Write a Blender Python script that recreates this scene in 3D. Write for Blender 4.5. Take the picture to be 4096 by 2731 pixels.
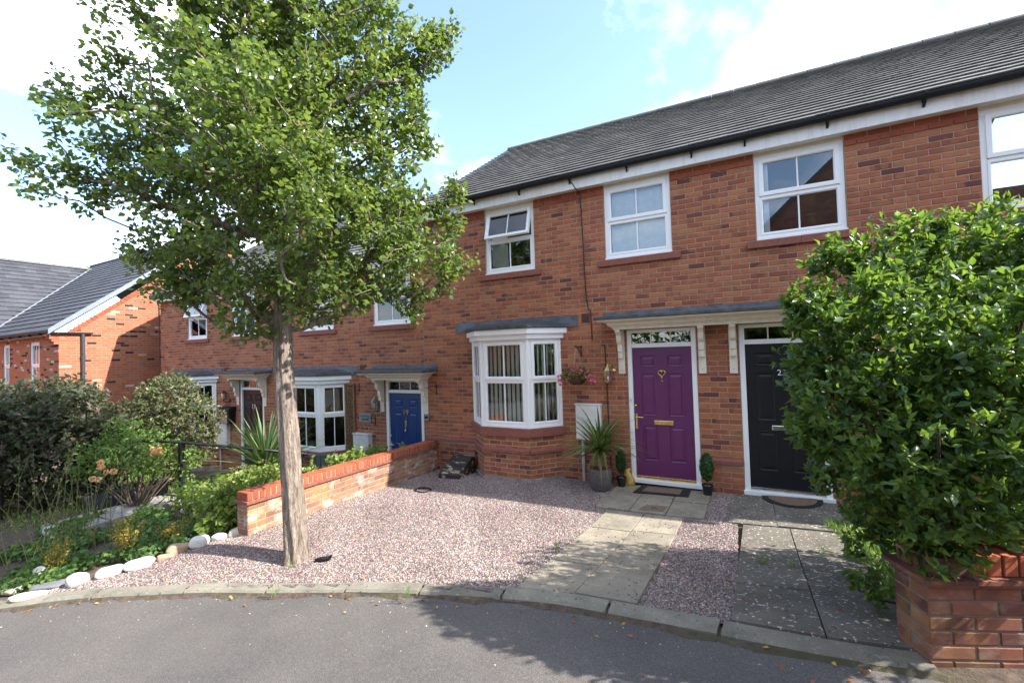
import bpy, math, random
import numpy as np
from mathutils import Vector, Matrix
for o in list(bpy.data.objects): bpy.data.objects.remove(o)
SC = bpy.context.scene
COL = SC.collection
RNG = np.random.default_rng(11); random.seed(5)
PI = math.pi; rad = math.radians

# ------------------------------------------------------------------ camera
cam = bpy.data.cameras.new('camera'); camo = bpy.data.objects.new('camera', cam); COL.objects.link(camo)
CAM = Vector((1.4578, -6.7767, 2.0617))
Rv, Uv, Bv = (0.88889, 0.45704, -0.03146), (0.03880, -0.00669, 0.99922), (0.45647, -0.88942, -0.02368)
camo.matrix_world = Matrix(((Rv[0], Uv[0], Bv[0], CAM.x), (Rv[1], Uv[1], Bv[1], CAM.y), (Rv[2], Uv[2], Bv[2], CAM.z), (0, 0, 0, 1)))
cam.sensor_width = 36; cam.sensor_fit = 'HORIZONTAL'; cam.lens = 15.01; cam.clip_start = 0.05; cam.clip_end = 2000
SC.camera = camo
def project(p):
    d = Vector(p) - CAM
    z = -(d.x*Bv[0] + d.y*Bv[1] + d.z*Bv[2])
    if z < .1: return None
    return (0.5 + 15.01/36*(d.x*Rv[0]+d.y*Rv[1]+d.z*Rv[2])/z, 0.5 - 15.01/24*(d.x*Uv[0]+d.y*Uv[1]+d.z*Uv[2])/z, z)

# ------------------------------------------------------------------ light
SUNV = Vector((1.1, 0.225, 1.0)).normalized()         # towards the sun
SUN_EL = math.asin(SUNV.z); SUN_AZ = math.atan2(SUNV.x, SUNV.y)
sl = bpy.data.lights.new('sun', 'SUN'); sl.energy = 3.7; sl.angle = rad(.55); sl.color = (1, .95, .88)
so = bpy.data.objects.new('sun', sl); COL.objects.link(so)
so.rotation_euler = (-SUNV).to_track_quat('-Z', 'Y').to_euler()
wd = bpy.data.worlds.new('World'); SC.world = wd; wd.use_nodes = True
nt = wd.node_tree; nt.nodes.clear()
N = nt.nodes.new; Lk = nt.links.new
def mth(nt, op, a, b=None, c=None, clamp=False):
    n = nt.nodes.new('ShaderNodeMath'); n.operation = op; n.use_clamp = clamp
    for i, v in enumerate((a, b, c)):
        if v is None: continue
        if isinstance(v, (int, float)): n.inputs[i].default_value = v
        else: nt.links.new(v, n.inputs[i])
    return n.outputs[0]
sky = N('ShaderNodeTexSky'); sky.sky_type = 'NISHITA'; sky.sun_disc = False
sky.sun_elevation = SUN_EL; sky.sun_rotation = SUN_AZ; sky.air_density = 1.0; sky.dust_density = .6; sky.ozone_density = 3.0
tc = N('ShaderNodeTexCoord'); sx = N('ShaderNodeSeparateXYZ'); Lk(tc.outputs['Generated'], sx.inputs[0])
zz = mth(nt, 'ADD', mth(nt, 'MAXIMUM', sx.outputs[2], 0.0), .22)
px = mth(nt, 'DIVIDE', sx.outputs[0], zz); py = mth(nt, 'DIVIDE', sx.outputs[1], zz)
cb = N('ShaderNodeCombineXYZ'); Lk(px, cb.inputs[0]); Lk(py, cb.inputs[1])
mp = N('ShaderNodeMapping'); Lk(cb.outputs[0], mp.inputs[0]); mp.inputs['Location'].default_value = (5.727, 18.534, 0); mp.inputs['Rotation'].default_value = (0, 0, 5.097)
cn = N('ShaderNodeTexNoise'); cn.inputs['Scale'].default_value = 1.026; cn.inputs['Detail'].default_value = 9; cn.inputs['Roughness'].default_value = .56; cn.inputs['Distortion'].default_value = .25
Lk(mp.outputs[0], cn.inputs['Vector'])
cr = N('ShaderNodeValToRGB'); cr.color_ramp.elements[0].position = .47; cr.color_ramp.elements[1].position = .66
cr.color_ramp.elements[0].color = (0, 0, 0, 1); cr.color_ramp.elements[1].color = (1, 1, 1, 1)
Lk(cn.outputs[0], cr.inputs[0])
# thin veil low in the sky
hz = mth(nt, 'SUBTRACT', 1.0, mth(nt, 'MULTIPLY', mth(nt, 'MAXIMUM', sx.outputs[2], 0.0), 4.2), clamp=True)
msk = mth(nt, 'MAXIMUM', mth(nt, 'MAXIMUM', cr.outputs[0], .03), mth(nt, 'MULTIPLY', hz, .55))
mx = N('ShaderNodeMix'); mx.data_type = 'RGBA'; Lk(msk, mx.inputs[0]); Lk(sky.outputs[0], mx.inputs[6]); mx.inputs[7].default_value = (6.2, 6.4, 6.7, 1)
bg = N('ShaderNodeBackground'); bg.inputs[1].default_value = .145; Lk(mx.outputs[2], bg.inputs[0])
ow = N('ShaderNodeOutputWorld'); Lk(bg.outputs[0], ow.inputs[0])
SC.view_settings.view_transform = 'Standard'; SC.view_settings.look = 'None'; SC.view_settings.gamma = 1.0
SC.view_settings.exposure = 1.86
SC.render.engine = 'CYCLES'
SC.cycles.max_bounces = 8; SC.cycles.transparent_max_bounces = 12; SC.cycles.diffuse_bounces = 4

# ------------------------------------------------------------------ materials
def lin(r, g, b):
    f = lambda c: ((c/255+.055)/1.055)**2.4 if c > 10 else c/255/12.92
    return (f(r), f(g), f(b), 1)
MATS = {}
def newmat(name):
    m = bpy.data.materials.new(name); m.use_nodes = True; MATS[name] = m
    t = m.node_tree; b = t.nodes['Principled BSDF']
    return m, t, b
def noise(t, vec, scale, detail=4, rough=.55, dim='3D', w=None):
    n = t.nodes.new('ShaderNodeTexNoise'); n.noise_dimensions = dim
    n.inputs['Scale'].default_value = scale; n.inputs['Detail'].default_value = detail; n.inputs['Roughness'].default_value = rough
    if vec is not None: t.links.new(vec, n.inputs['Vector'])
    if w is not None: t.links.new(w, n.inputs['W'])
    return n.outputs[0]
def ramp(t, fac, stops, interp='LINEAR'):
    r = t.nodes.new('ShaderNodeValToRGB'); cr = r.color_ramp; cr.interpolation = interp
    while len(cr.elements) < len(stops): cr.elements.new(.5)
    for e, (p, c) in zip(cr.elements, stops):
        e.position = p; e.color = c if len(c) == 4 else (*c, 1)
    t.links.new(fac, r.inputs[0]); return r.outputs[0]
def mixc(t, fac, a, b, mode='MIX'):
    m = t.nodes.new('ShaderNodeMix'); m.data_type = 'RGBA'; m.blend_type = mode
    for s, v in ((m.inputs[0], fac), (m.inputs[6], a), (m.inputs[7], b)):
        if isinstance(v, (int, float)): s.default_value = v
        elif isinstance(v, tuple): s.default_value = v if len(v) == 4 else (*v, 1)
        else: t.links.new(v, s)
    return m.outputs[2]
def bump(t, b, h, strength=.4, dist=.01):
    n = t.nodes.new('ShaderNodeBump'); n.inputs['Strength'].default_value = strength; n.inputs['Distance'].default_value = dist
    t.links.new(h, n.inputs['Height']); t.links.new(n.outputs[0], b.inputs['Normal'])
def pos(t):
    return t.nodes.new('ShaderNodeNewGeometry').outputs['Position']
def scaled(t, v, s):
    m = t.nodes.new('ShaderNodeVectorMath'); m.operation = 'MULTIPLY'; t.links.new(v, m.inputs[0]); m.inputs[1].default_value = s; return m.outputs[0]
def rnd(t):
    a = t.nodes.new('ShaderNodeAttribute'); a.attribute_name = 'rnd'
    oi = t.nodes.new('ShaderNodeObjectInfo')
    return mth(t, 'ADD', a.outputs['Fac'], mth(t, 'MULTIPLY', mth(t, 'LESS_THAN', a.outputs['Fac'], .0005), oi.outputs['Random']))
def simple(name, col, rough=.5, metal=0, var=.08, nscale=12, spec=.5, bmp=0):
    m, t, b = newmat(name)
    p = pos(t); n = noise(t, p, nscale, 5)
    dark = tuple(c*(1-var*2.2) for c in col[:3]); lite = tuple(min(1, c*(1+var*1.2)) for c in col[:3])
    c = ramp(t, n, [(.3, dark), (.7, lite)])
    t.links.new(c, b.inputs['Base Color'])
    b.inputs['Roughness'].default_value = rough; b.inputs['Metallic'].default_value = metal; b.inputs['Specular IOR Level'].default_value = spec
    r = ramp(t, noise(t, p, nscale*2.3, 3), [(.3, (rough*.85,)*3), (.7, (min(1, rough*1.15),)*3)]); t.links.new(r, b.inputs['Roughness'])
    if bmp: bump(t, b, noise(t, p, nscale*8, 4), bmp, .004)
    return m
def brickmat(name, stops, stain=0, patch=(.40, .165, .078), patchamt=.5, lichen=0, efflo=0):
    m, t, b = newmat(name); p = pos(t); r = rnd(t)
    base = ramp(t, r, stops)
    w = mth(t, 'MULTIPLY', r, 60)
    n1 = noise(t, scaled(t, p, (7, 7, 5)), 1, 2, .5, '4D', w)
    base = mixc(t, mth(t, 'MULTIPLY', ramp(t, n1, [(.53, (0, 0, 0)), (.57, (1, 1, 1))]), patchamt), base, patch)
    n2 = noise(t, scaled(t, p, (9, 9, 8)), 1, 2, .5, '4D', mth(t, 'ADD', w, 13))
    base = mixc(t, mth(t, 'MULTIPLY', ramp(t, n2, [(.58, (0, 0, 0)), (.70, (1, 1, 1))]), .4), base, (.12, .05, .042))
    n3 = noise(t, p, 160, 4, .7)
    base = mixc(t, .5, base, ramp(t, n3, [(.25, (.55, .5, .5)), (.75, (1.3, 1.3, 1.3))]), 'MULTIPLY')
    nl = noise(t, p, .9, 3)
    base = mixc(t, .35, base, ramp(t, nl, [(.3, (.72, .7, .7)), (.7, (1.15, 1.12, 1.1))]), 'MULTIPLY')
    if efflo:
        ne = noise(t, scaled(t, p, (5, 5, 9)), 1, 5, .65)
        base = mixc(t, mth(t, 'MULTIPLY', ramp(t, ne, [(.52, (0, 0, 0)), (.66, (1, 1, 1))]), efflo), base, (.55, .47, .42))
    if lichen:
        sp = t.nodes.new('ShaderNodeSeparateXYZ'); t.links.new(p, sp.inputs[0])
        nl2 = noise(t, p, 2.2, 5, .6)
        base = mixc(t, mth(t, 'MULTIPLY', ramp(t, nl2, [(.50, (0, 0, 0)), (.62, (1, 1, 1))]), lichen), base, (.34, .24, .06))
    t.links.new(base, b.inputs['Base Color']); b.inputs['Roughness'].default_value = .85; b.inputs['Specular IOR Level'].default_value = .25
    bump(t, b, n3, .5, .003)
    return m
BR = [(0, (.125, .047, .040)), (.05, (.15, .055, .044)), (.12, (.24, .083, .050)), (.4, (.30, .103, .057)), (.62, (.335, .120, .064)), (.8, (.37, .142, .072)), (.94, (.39, .165, .083)), (1, (.25, .115, .062))]
M_brick = brickmat('brick_red', BR)
M_brickfar = brickmat('brick_orange', [(0, (.03, .02, .02)), (.085, (.035, .024, .022)), (.10, (.33, .11, .058)), (.5, (.37, .125, .065)), (.965, (.41, .15, .075)), (.975, (.52, .37, .29)), (1, (.58, .44, .36))], patchamt=.12)
M_brickwall = brickmat('brick_garden_wall', [(0, (.18, .09, .07)), (.3, (.28, .14, .10)), (.7, (.34, .18, .12)), (1, (.25, .16, .13))], efflo=.9, lichen=.35, patchamt=.2)
M_brickpier = brickmat('brick_pier', [(0, (.10, .042, .036)), (.5, (.16, .065, .05)), (1, (.23, .10, .065))], efflo=.22, lichen=.2, patchamt=.25)
M_cope = brickmat('brick_coping', [(0, (.27, .075, .037)), (.5, (.35, .095, .045)), (1, (.41, .125, .06))], patchamt=.05)
M_stringc = brickmat('brick_string', [(0, (.26, .065, .035)), (.5, (.31, .08, .04)), (1, (.35, .095, .05))], patchamt=.1)
def mortarmat(name, col):
    m, t, b = newmat(name); p = pos(t)
    n = noise(t, p, 40, 5, .6); c = ramp(t, n, [(.3, tuple(x*.75 for x in col)), (.7, tuple(x*1.15 for x in col))])
    t.links.new(c, b.inputs['Base Color']); b.inputs['Roughness'].default_value = .95; b.inputs['Specular IOR Level'].default_value = .1
    bump(t, b, noise(t, p, 300, 3), .5, .002); return m
M_mortar = mortarmat('mortar', (.42, .30, .22)); M_mortarw = mortarmat('mortar_weathered', (.36, .29, .21)); M_mortarp = mortarmat('mortar_pier', (.20, .15, .11))
M_mortarf = mortarmat('mortar_pale', (.40, .25, .18))
def upvc(name, col, dirt=.25):
    m, t, b = newmat(name); p = pos(t)
    n = noise(t, scaled(t, p, (14, 14, 2)), 1, 5, .6)
    c = mixc(t, mth(t, 'MULTIPLY', ramp(t, n, [(.45, (0, 0, 0)), (.8, (1, 1, 1))]), dirt), col, tuple(x*.55*k for x, k in zip(col[:3], (1, .95, .85))))
    t.links.new(c, b.inputs['Base Color']); b.inputs['Roughness'].default_value = .32; return m
M_white = upvc('white_upvc', (.80, .80, .79, 1), .12); M_cream = upvc('cream_paint', (.72, .66, .54, 1), .4); M_fascia = upvc('fascia_white', (.74, .73, .70, 1), .5)
M_sill = simple('sill_stone', (.24, .082, .058), .85, var=.1, nscale=20, bmp=.3)
M_lead = simple('lead_sheet', (.115, .13, .155), .5, .25, var=.22, nscale=6)
M_leadd = simple('lead_trim', (.07, .08, .082), .55, .2, var=.25, nscale=9)
M_black = simple('black_plastic', (.010, .011, .013), .5, var=.2, spec=.3)
M_iron = simple('black_iron', (.012, .013, .015), .45, .3, var=.2)
M_brass = simple('brass', (.72, .50, .20), .25, 1, var=.1); M_chrome = simple('chrome', (.66, .66, .66), .22, 1, var=.1)
M_purple = simple('door_purple', (.112, .016, .092), .38, var=.05, nscale=8, bmp=.05)
M_blue = simple('door_blue', (.007, .035, .155), .38, var=.05, nscale=8); M_doorblack = simple('door_black', (.007, .007, .010), .45, var=.1, nscale=8, spec=.35)
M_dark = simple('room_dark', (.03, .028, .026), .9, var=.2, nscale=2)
M_blind = simple('blind_fabric', (.82, .83, .77), .9, var=.06, nscale=5); M_curtain = simple('curtain', (.80, .80, .80), .9, var=.05)
M_pot = simple('pot_grey', (.10, .088, .085), .7, var=.12, nscale=25); M_potblack = simple('pot_black', (.012, .012, .013), .6, var=.2)
M_terra = simple('terracotta', (.32, .09, .04), .85); M_soil = simple('soil_pot', (.06, .038, .025), .95, var=.3, nscale=60, bmp=.8)
M_wood = simple('trellis_wood', (.24, .14, .065), .8, var=.25, nscale=20); M_bench = simple('bench_paint', (.10, .115, .12), .5)
M_matgrey = simple('rubber', (.012, .012, .013), .75, var=.3, nscale=40, bmp=.6); M_coir = simple('coir', (.19, .125, .085), .95, var=.25, nscale=60, bmp=.8)
M_boxwhite = simple('meter_box', (.66, .65, .61), .55, var=.07, nscale=4); M_pipe = simple('grey_pipe', (.45, .43, .41), .5)
M_gold = simple('gold_bag', (.55, .36, .09), .4, .2, var=.25); M_wicker = simple('wicker', (.10, .045, .025), .8, var=.35, nscale=90, bmp=.8)
M_bulb = simple('lamp_glass', (.6, .6, .58), .1, var=.05); M_ceramic = simple('steel', (.35, .35, .36), .35, .8)
M_slate = simple('house_plaque', (.24, .25, .25), .6); M_numwhite = simple('number_white', (.75, .75, .75), .5)
M_dgrey = simple('trough_grey', (.035, .038, .045), .6, var=.2, nscale=5); M_concl = simple('stone_grey', (.27, .255, .225), .9, var=.2, nscale=8, bmp=.4)
M_vent = simple('air_brick', (.10, .045, .032), .85)
M_verge = simple('verge_grey', (.20, .225, .25), .45, .1)
M_downpipe = simple('downpipe', (.045, .048, .055), .45, var=.12)
M_rib = simple('wire', (.01, .01, .01), .6)
# glass: a thin pane, partly mirror, partly clear
def glassmat(name, tint=(.95, .97, .96, 1)):
    m, t, b = newmat(name); t.nodes.remove(b); out = t.nodes['Material Output']
    g = t.nodes.new('ShaderNodeBsdfGlossy'); g.inputs['Roughness'].default_value = 0.0; g.inputs['Color'].default_value = (.95, .97, 1, 1)
    tr = t.nodes.new('ShaderNodeBsdfTransparent'); tr.inputs[0].default_value = tint
    fr = t.nodes.new('ShaderNodeFresnel'); fr.inputs[0].default_value = 1.55
    nb = t.nodes.new('ShaderNodeBump'); nb.inputs['Strength'].default_value = .05; nb.inputs['Distance'].default_value = .02
    t.links.new(noise(t, pos(t), 1.7, 1), nb.inputs['Height']); t.links.new(nb.outputs[0], g.inputs['Normal'])
    ms = t.nodes.new('ShaderNodeMixShader'); t.links.new(mth(t, 'MULTIPLY', fr.outputs[0], 1.5, clamp=True), ms.inputs[0]); t.links.new(tr.outputs[0], ms.inputs[1]); t.links.new(g.outputs[0], ms.inputs[2])
    t.links.new(ms.outputs[0], out.inputs[0]); return m
M_glass = glassmat('window_glass')
def tilemat(name, a, b_, spots=.3):
    m, t, b = newmat(name); p = pos(t); r = rnd(t)
    c = ramp(t, r, [(0, a), (1, b_)])
    n = noise(t, p, 30, 5, .65); c = mixc(t, .6, c, ramp(t, n, [(.25, (.6, .6, .6)), (.75, (1.35, 1.35, 1.32))]), 'MULTIPLY')
    n2 = noise(t, p, 1.1, 4, .6); c = mixc(t, .5, c, ramp(t, n2, [(.3, (.7, .7, .7)), (.7, (1.2, 1.19, 1.15))]), 'MULTIPLY')
    n3 = noise(t, p, 55, 2, .5); c = mixc(t, mth(t, 'MULTIPLY', ramp(t, n3, [(.66, (0, 0, 0)), (.72, (1, 1, 1))]), spots), c, (.30, .29, .25))
    t.links.new(c, b.inputs['Base Color']); b.inputs['Roughness'].default_value = .75; b.inputs['Specular IOR Level'].default_value = .35
    bump(t, b, n, .4, .004); return m
M_tile = tilemat('roof_tile', (.074, .071, .066), (.125, .121, .113)); M_slatetile = tilemat('slate_tile', (.042, .044, .052), (.064, .066, .075), .1)
M_ridge = tilemat('ridge_tile', (.08, .075, .068), (.11, .10, .09), .5)
def asphalt():
    m, t, b = newmat('asphalt'); p = pos(t)
    n = noise(t, p, 170, 3, .75); n1 = noise(t, p, 55, 4, .7); n2 = noise(t, p, .8, 5, .6); n3 = noise(t, p, 3.5, 4, .6)
    c = ramp(t, n, [(.3, (.057, .053, .050)), (.55, (.118, .110, .104)), (.72, (.26, .247, .23))])
    c = mixc(t, .55, c, ramp(t, n1, [(.3, (.6, .6, .6)), (.7, (1.3, 1.28, 1.25))]), 'MULTIPLY')
    c = mixc(t, .7, c, ramp(t, n2, [(.35, (.75, .74, .75)), (.68, (1.22, 1.17, 1.12))]), 'MULTIPLY')
    c = mixc(t, mth(t, 'MULTIPLY', ramp(t, n3, [(.55, (0, 0, 0)), (.75, (1, 1, 1))]), .35), c, (.12, .095, .085))
    t.links.new(c, b.inputs['Base Color']); b.inputs['Roughness'].default_value = .9; b.inputs['Specular IOR Level'].default_value = .3
    bump(t, b, n, .8, .006); return m
M_road = asphalt()
def concrete(name, col, lich=.3, moss=.3):
    m, t, b = newmat(name); p = pos(t); r = rnd(t)
    n = noise(t, p, 200, 3, .7); n1 = noise(t, p, 3, 5, .65); n2 = noise(t, p, 26, 3, .5); n4 = noise(t, p, 34, 2, .5)
    c = ramp(t, n, [(.25, tuple(x*.6 for x in col)), (.75, tuple(x*1.25 for x in col))])
    c = mixc(t, .8, c, ramp(t, n1, [(.28, (.55, .53, .5)), (.7, (1.2, 1.18, 1.12))]), 'MULTIPLY')
    c = mixc(t, .35, c, ramp(t, r, [(0, (.75, .75, .75)), (1, (1.2, 1.2, 1.2))]), 'MULTIPLY')
    c = mixc(t, mth(t, 'MULTIPLY', ramp(t, n2, [(.64, (0, 0, 0)), (.69, (1, 1, 1))]), moss), c, (.035, .032, .028))
    c = mixc(t, mth(t, 'MULTIPLY', ramp(t, n4, [(.63, (0, 0, 0)), (.67, (1, 1, 1))]), lich), c, (.55, .54, .50))
    t.links.new(c, b.inputs['Base Color']); b.inputs['Roughness'].default_value = .92; b.inputs['Specular IOR Level'].default_value = .25
    bump(t, b, n, .6, .004); return m
M_slab = concrete('slab_buff', (.28, .25, .20), .08, .8); M_slabold = concrete('slab_weathered', (.165, .15, .125), .8, .6); M_kerb = concrete('kerb_concrete', (.23, .215, .175), .15, .6)
M_cover = concrete('cover_concrete', (.20, .16, .115), .05, .4)
def groundmat():
    m, t, b = newmat('earth'); p = pos(t)
    n = noise(t, p, 14, 7, .7); n2 = noise(t, p, 1.6, 4)
    c = ramp(t, n, [(.3, (.05, .034, .024)), (.6, (.12, .085, .06)), (.8, (.20, .15, .11))])
    c = mixc(t, mth(t, 'MULTIPLY', ramp(t, n2, [(.45, (0, 0, 0)), (.65, (1, 1, 1))]), .5), c, (.05, .06, .02))
    t.links.new(c, b.inputs['Base Color']); b.inputs['Roughness'].default_value = .95; bump(t, b, n, 1, .04); return m
M_earth = groundmat()
def gravelbase():
    m, t, b = newmat('gravel_base'); p = pos(t)
    v = t.nodes.new('ShaderNodeTexVoronoi'); v.inputs['Scale'].default_value = 60; t.links.new(p, v.inputs['Vector'])
    c = mixc(t, .7, (.26, .20, .185, 1), v.outputs['Color'], 'MULTIPLY'); t.links.new(c, b.inputs['Base Color']); b.inputs['Roughness'].default_value = .95
    bump(t, b, v.outputs['Distance'], 1, .02); return m
M_gravelbase = gravelbase()
def stonesmat(name, stops):
    m, t, b = newmat(name); r = rnd(t); p = pos(t)
    c = mixc(t, .4, ramp(t, r, stops), ramp(t, noise(t, p, 90, 3), [(.3, (.6, .6, .6)), (.7, (1.3, 1.3, 1.3))]), 'MULTIPLY')
    t.links.new(c, b.inputs['Base Color']); b.inputs['Roughness'].default_value = .8; return m
M_gravel = stonesmat('gravel_stones', [(0, (.065, .05, .047)), (.15, (.14, .10, .09)), (.4, (.245, .178, .158)), (.65, (.325, .248, .222)), (.88, (.42, .345, .315)), (1, (.54, .49, .45))])
def boulder(name, col, dark=.3):
    m, t, b = newmat(name); p = pos(t); n = noise(t, p, 7, 6, .6); n2 = noise(t, p, 60, 4)
    c = mixc(t, mth(t, 'MULTIPLY', ramp(t, n, [(.5, (0, 0, 0)), (.72, (1, 1, 1))]), dark), col, tuple(x*.55 for x in col))
    t.links.new(c, b.inputs['Base Color']); b.inputs['Roughness'].default_value = .7; bump(t, b, n2, .3, .005); return m
def leafmat(name, stops, rough=.42, trans=.35, tcol=(.28, .42, .06)):
    m, t, b = newmat(name); r = rnd(t); p = pos(t)
    c = ramp(t, r, stops)
    c = mixc(t, .3, c, ramp(t, noise(t, p, 45, 2), [(.3, (.7, .7, .7)), (.7, (1.25, 1.25, 1.2))]), 'MULTIPLY')
    t.links.new(c, b.inputs['Base Color']); b.inputs['Roughness'].default_value = rough; b.inputs['Specular IOR Level'].default_value = .5
    tl = t.nodes.new('ShaderNodeBsdfTranslucent'); t.links.new(mixc(t, .6, c, (*tcol, 1)), tl.inputs[0])
    ms = t.nodes.new('ShaderNodeMixShader'); ms.inputs[0].default_value = trans
    t.links.new(b.outputs[0], ms.inputs[1]); t.links.new(tl.outputs[0], ms.inputs[2]); t.links.new(ms.outputs[0], t.nodes['Material Output'].inputs[0]); return m
M_treeleaf = leafmat('tree_leaf', [(0, (.038, .070, .017)), (.4, (.080, .128, .029)), (.8, (.135, .185, .046)), (.97, (.21, .25, .075)), (1, (.28, .10, .03))], .29, .42, (.34, .46, .07))
M_bushleaf = leafmat('laurel_leaf', [(0, (.016, .042, .014)), (.4, (.040, .098, .023)), (.75, (.100, .180, .032)), (.97, (.18, .27, .05)), (1, (.22, .16, .03))], .34, .38, (.36, .55, .05))
M_darkleaf = leafmat('dark_leaf', [(0, (.035, .048, .022)), (.4, (.060, .085, .036)), (.7, (.105, .080, .060)), (1, (.16, .10, .08))], .62, .35, (.2, .26, .08))
M_varleaf = leafmat('variegated_leaf', [(0, (.05, .075, .03)), (.45, (.10, .135, .045)), (.75, (.15, .11, .07)), (1, (.36, .36, .20))], .6, .35, (.3, .34, .1))
M_roseleaf = leafmat('rose_leaf', [(0, (.05, .11, .025)), (.5, (.12, .22, .045)), (1, (.24, .32, .08))], .5, .4, (.4, .5, .08))
M_hydleaf = leafmat('hydrangea_leaf', [(0, (.07, .13, .025)), (.5, (.17, .25, .045)), (1, (.28, .34, .08))], .5, .4, (.42, .5, .07))
M_seed = leafmat('seedhead', [(0, (.10, .07, .03)), (.5, (.18, .16, .06)), (1, (.26, .22, .09))], .8, .2)
M_yucca = leafmat('yucca_leaf', [(0, (.035, .075, .03)), (.6, (.075, .14, .05)), (1, (.15, .20, .08))], .5, .2)
M_cordy = leafmat('cordyline_leaf', [(0, (.04, .075, .02)), (.6, (.10, .15, .04)), (1, (.22, .24, .08))], .45, .25)
M_goldleaf = leafmat('golden_leaf', [(0, (.12, .11, .02)), (.5, (.28, .23, .03)), (1, (.45, .34, .06))], .5, .3, (.5, .4, .05))
M_cover_leaf = leafmat('ground_leaf', [(0, (.03, .08, .02)), (.6, (.08, .17, .04)), (1, (.17, .24, .05))], .6, .3)
M_grass = leafmat('grass_blade', [(0, (.06, .13, .02)), (.6, (.14, .26, .04)), (1, (.34, .34, .12))], .6, .35)
M_drystem = leafmat('dry_stem', [(0, (.09, .05, .03)), (.5, (.18, .13, .05)), (1, (.16, .20, .06))], .8, .1)
M_topi = leafmat('box_leaf', [(0, (.010, .035, .010)), (.6, (.028, .085, .02)), (1, (.06, .13, .03))], .45, .15)
M_litter = leafmat('dead_leaf', [(0, (.16, .05, .02)), (.5, (.30, .11, .03)), (1, (.50, .33, .05))], .8, .1, (.3, .15, .04))
M_pink = leafmat('pink_petal', [(0, (.50, .05, .14)), (.6, (.75, .10, .24)), (1, (.85, .25, .38))], .6, .3, (.8, .2, .3))
M_peach = leafmat('peach_petal', [(0, (.90, .42, .14)), (.6, (.95, .58, .28)), (1, (.95, .74, .52))], .6, .45, (.9, .65, .35))
def bark():
    m, t, b = newmat('bark'); p = pos(t)
    n = noise(t, scaled(t, p, (26, 26, 5)), 1, 6, .65); n2 = noise(t, scaled(t, p, (60, 60, 22)), 1, 4, .6)
    c = ramp(t, n, [(.30, (.08, .06, .048)), (.5, (.25, .20, .16)), (.72, (.41, .35, .285))])
    c = mixc(t, .5, c, ramp(t, n2, [(.3, (.55, .55, .55)), (.7, (1.2, 1.2, 1.2))]), 'MULTIPLY')
    t.links.new(c, b.inputs['Base Color']); b.inputs['Roughness'].default_value = .92; b.inputs['Specular IOR Level'].default_value = .2
    bump(t, b, mth(t, 'ADD', n, mth(t, 'MULTIPLY', n2, .4)), 1, .035); return m
M_bark = bark(); M_twig = simple('twig', (.075, .05, .035), .9, var=.2, nscale=20)
M_peel = None
def peelmat():
    m, t, b = newmat('peeling_box'); p = pos(t); n = noise(t, scaled(t, p, (5, 9, 14)), 1, 6, .6)
    c = ramp(t, n, [(.55, (.035, .027, .024)), (.57, (.36, .29, .21))]); t.links.new(c, b.inputs['Base Color']); b.inputs['Roughness'].default_value = .7; return m
M_peel = peelmat()

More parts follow.
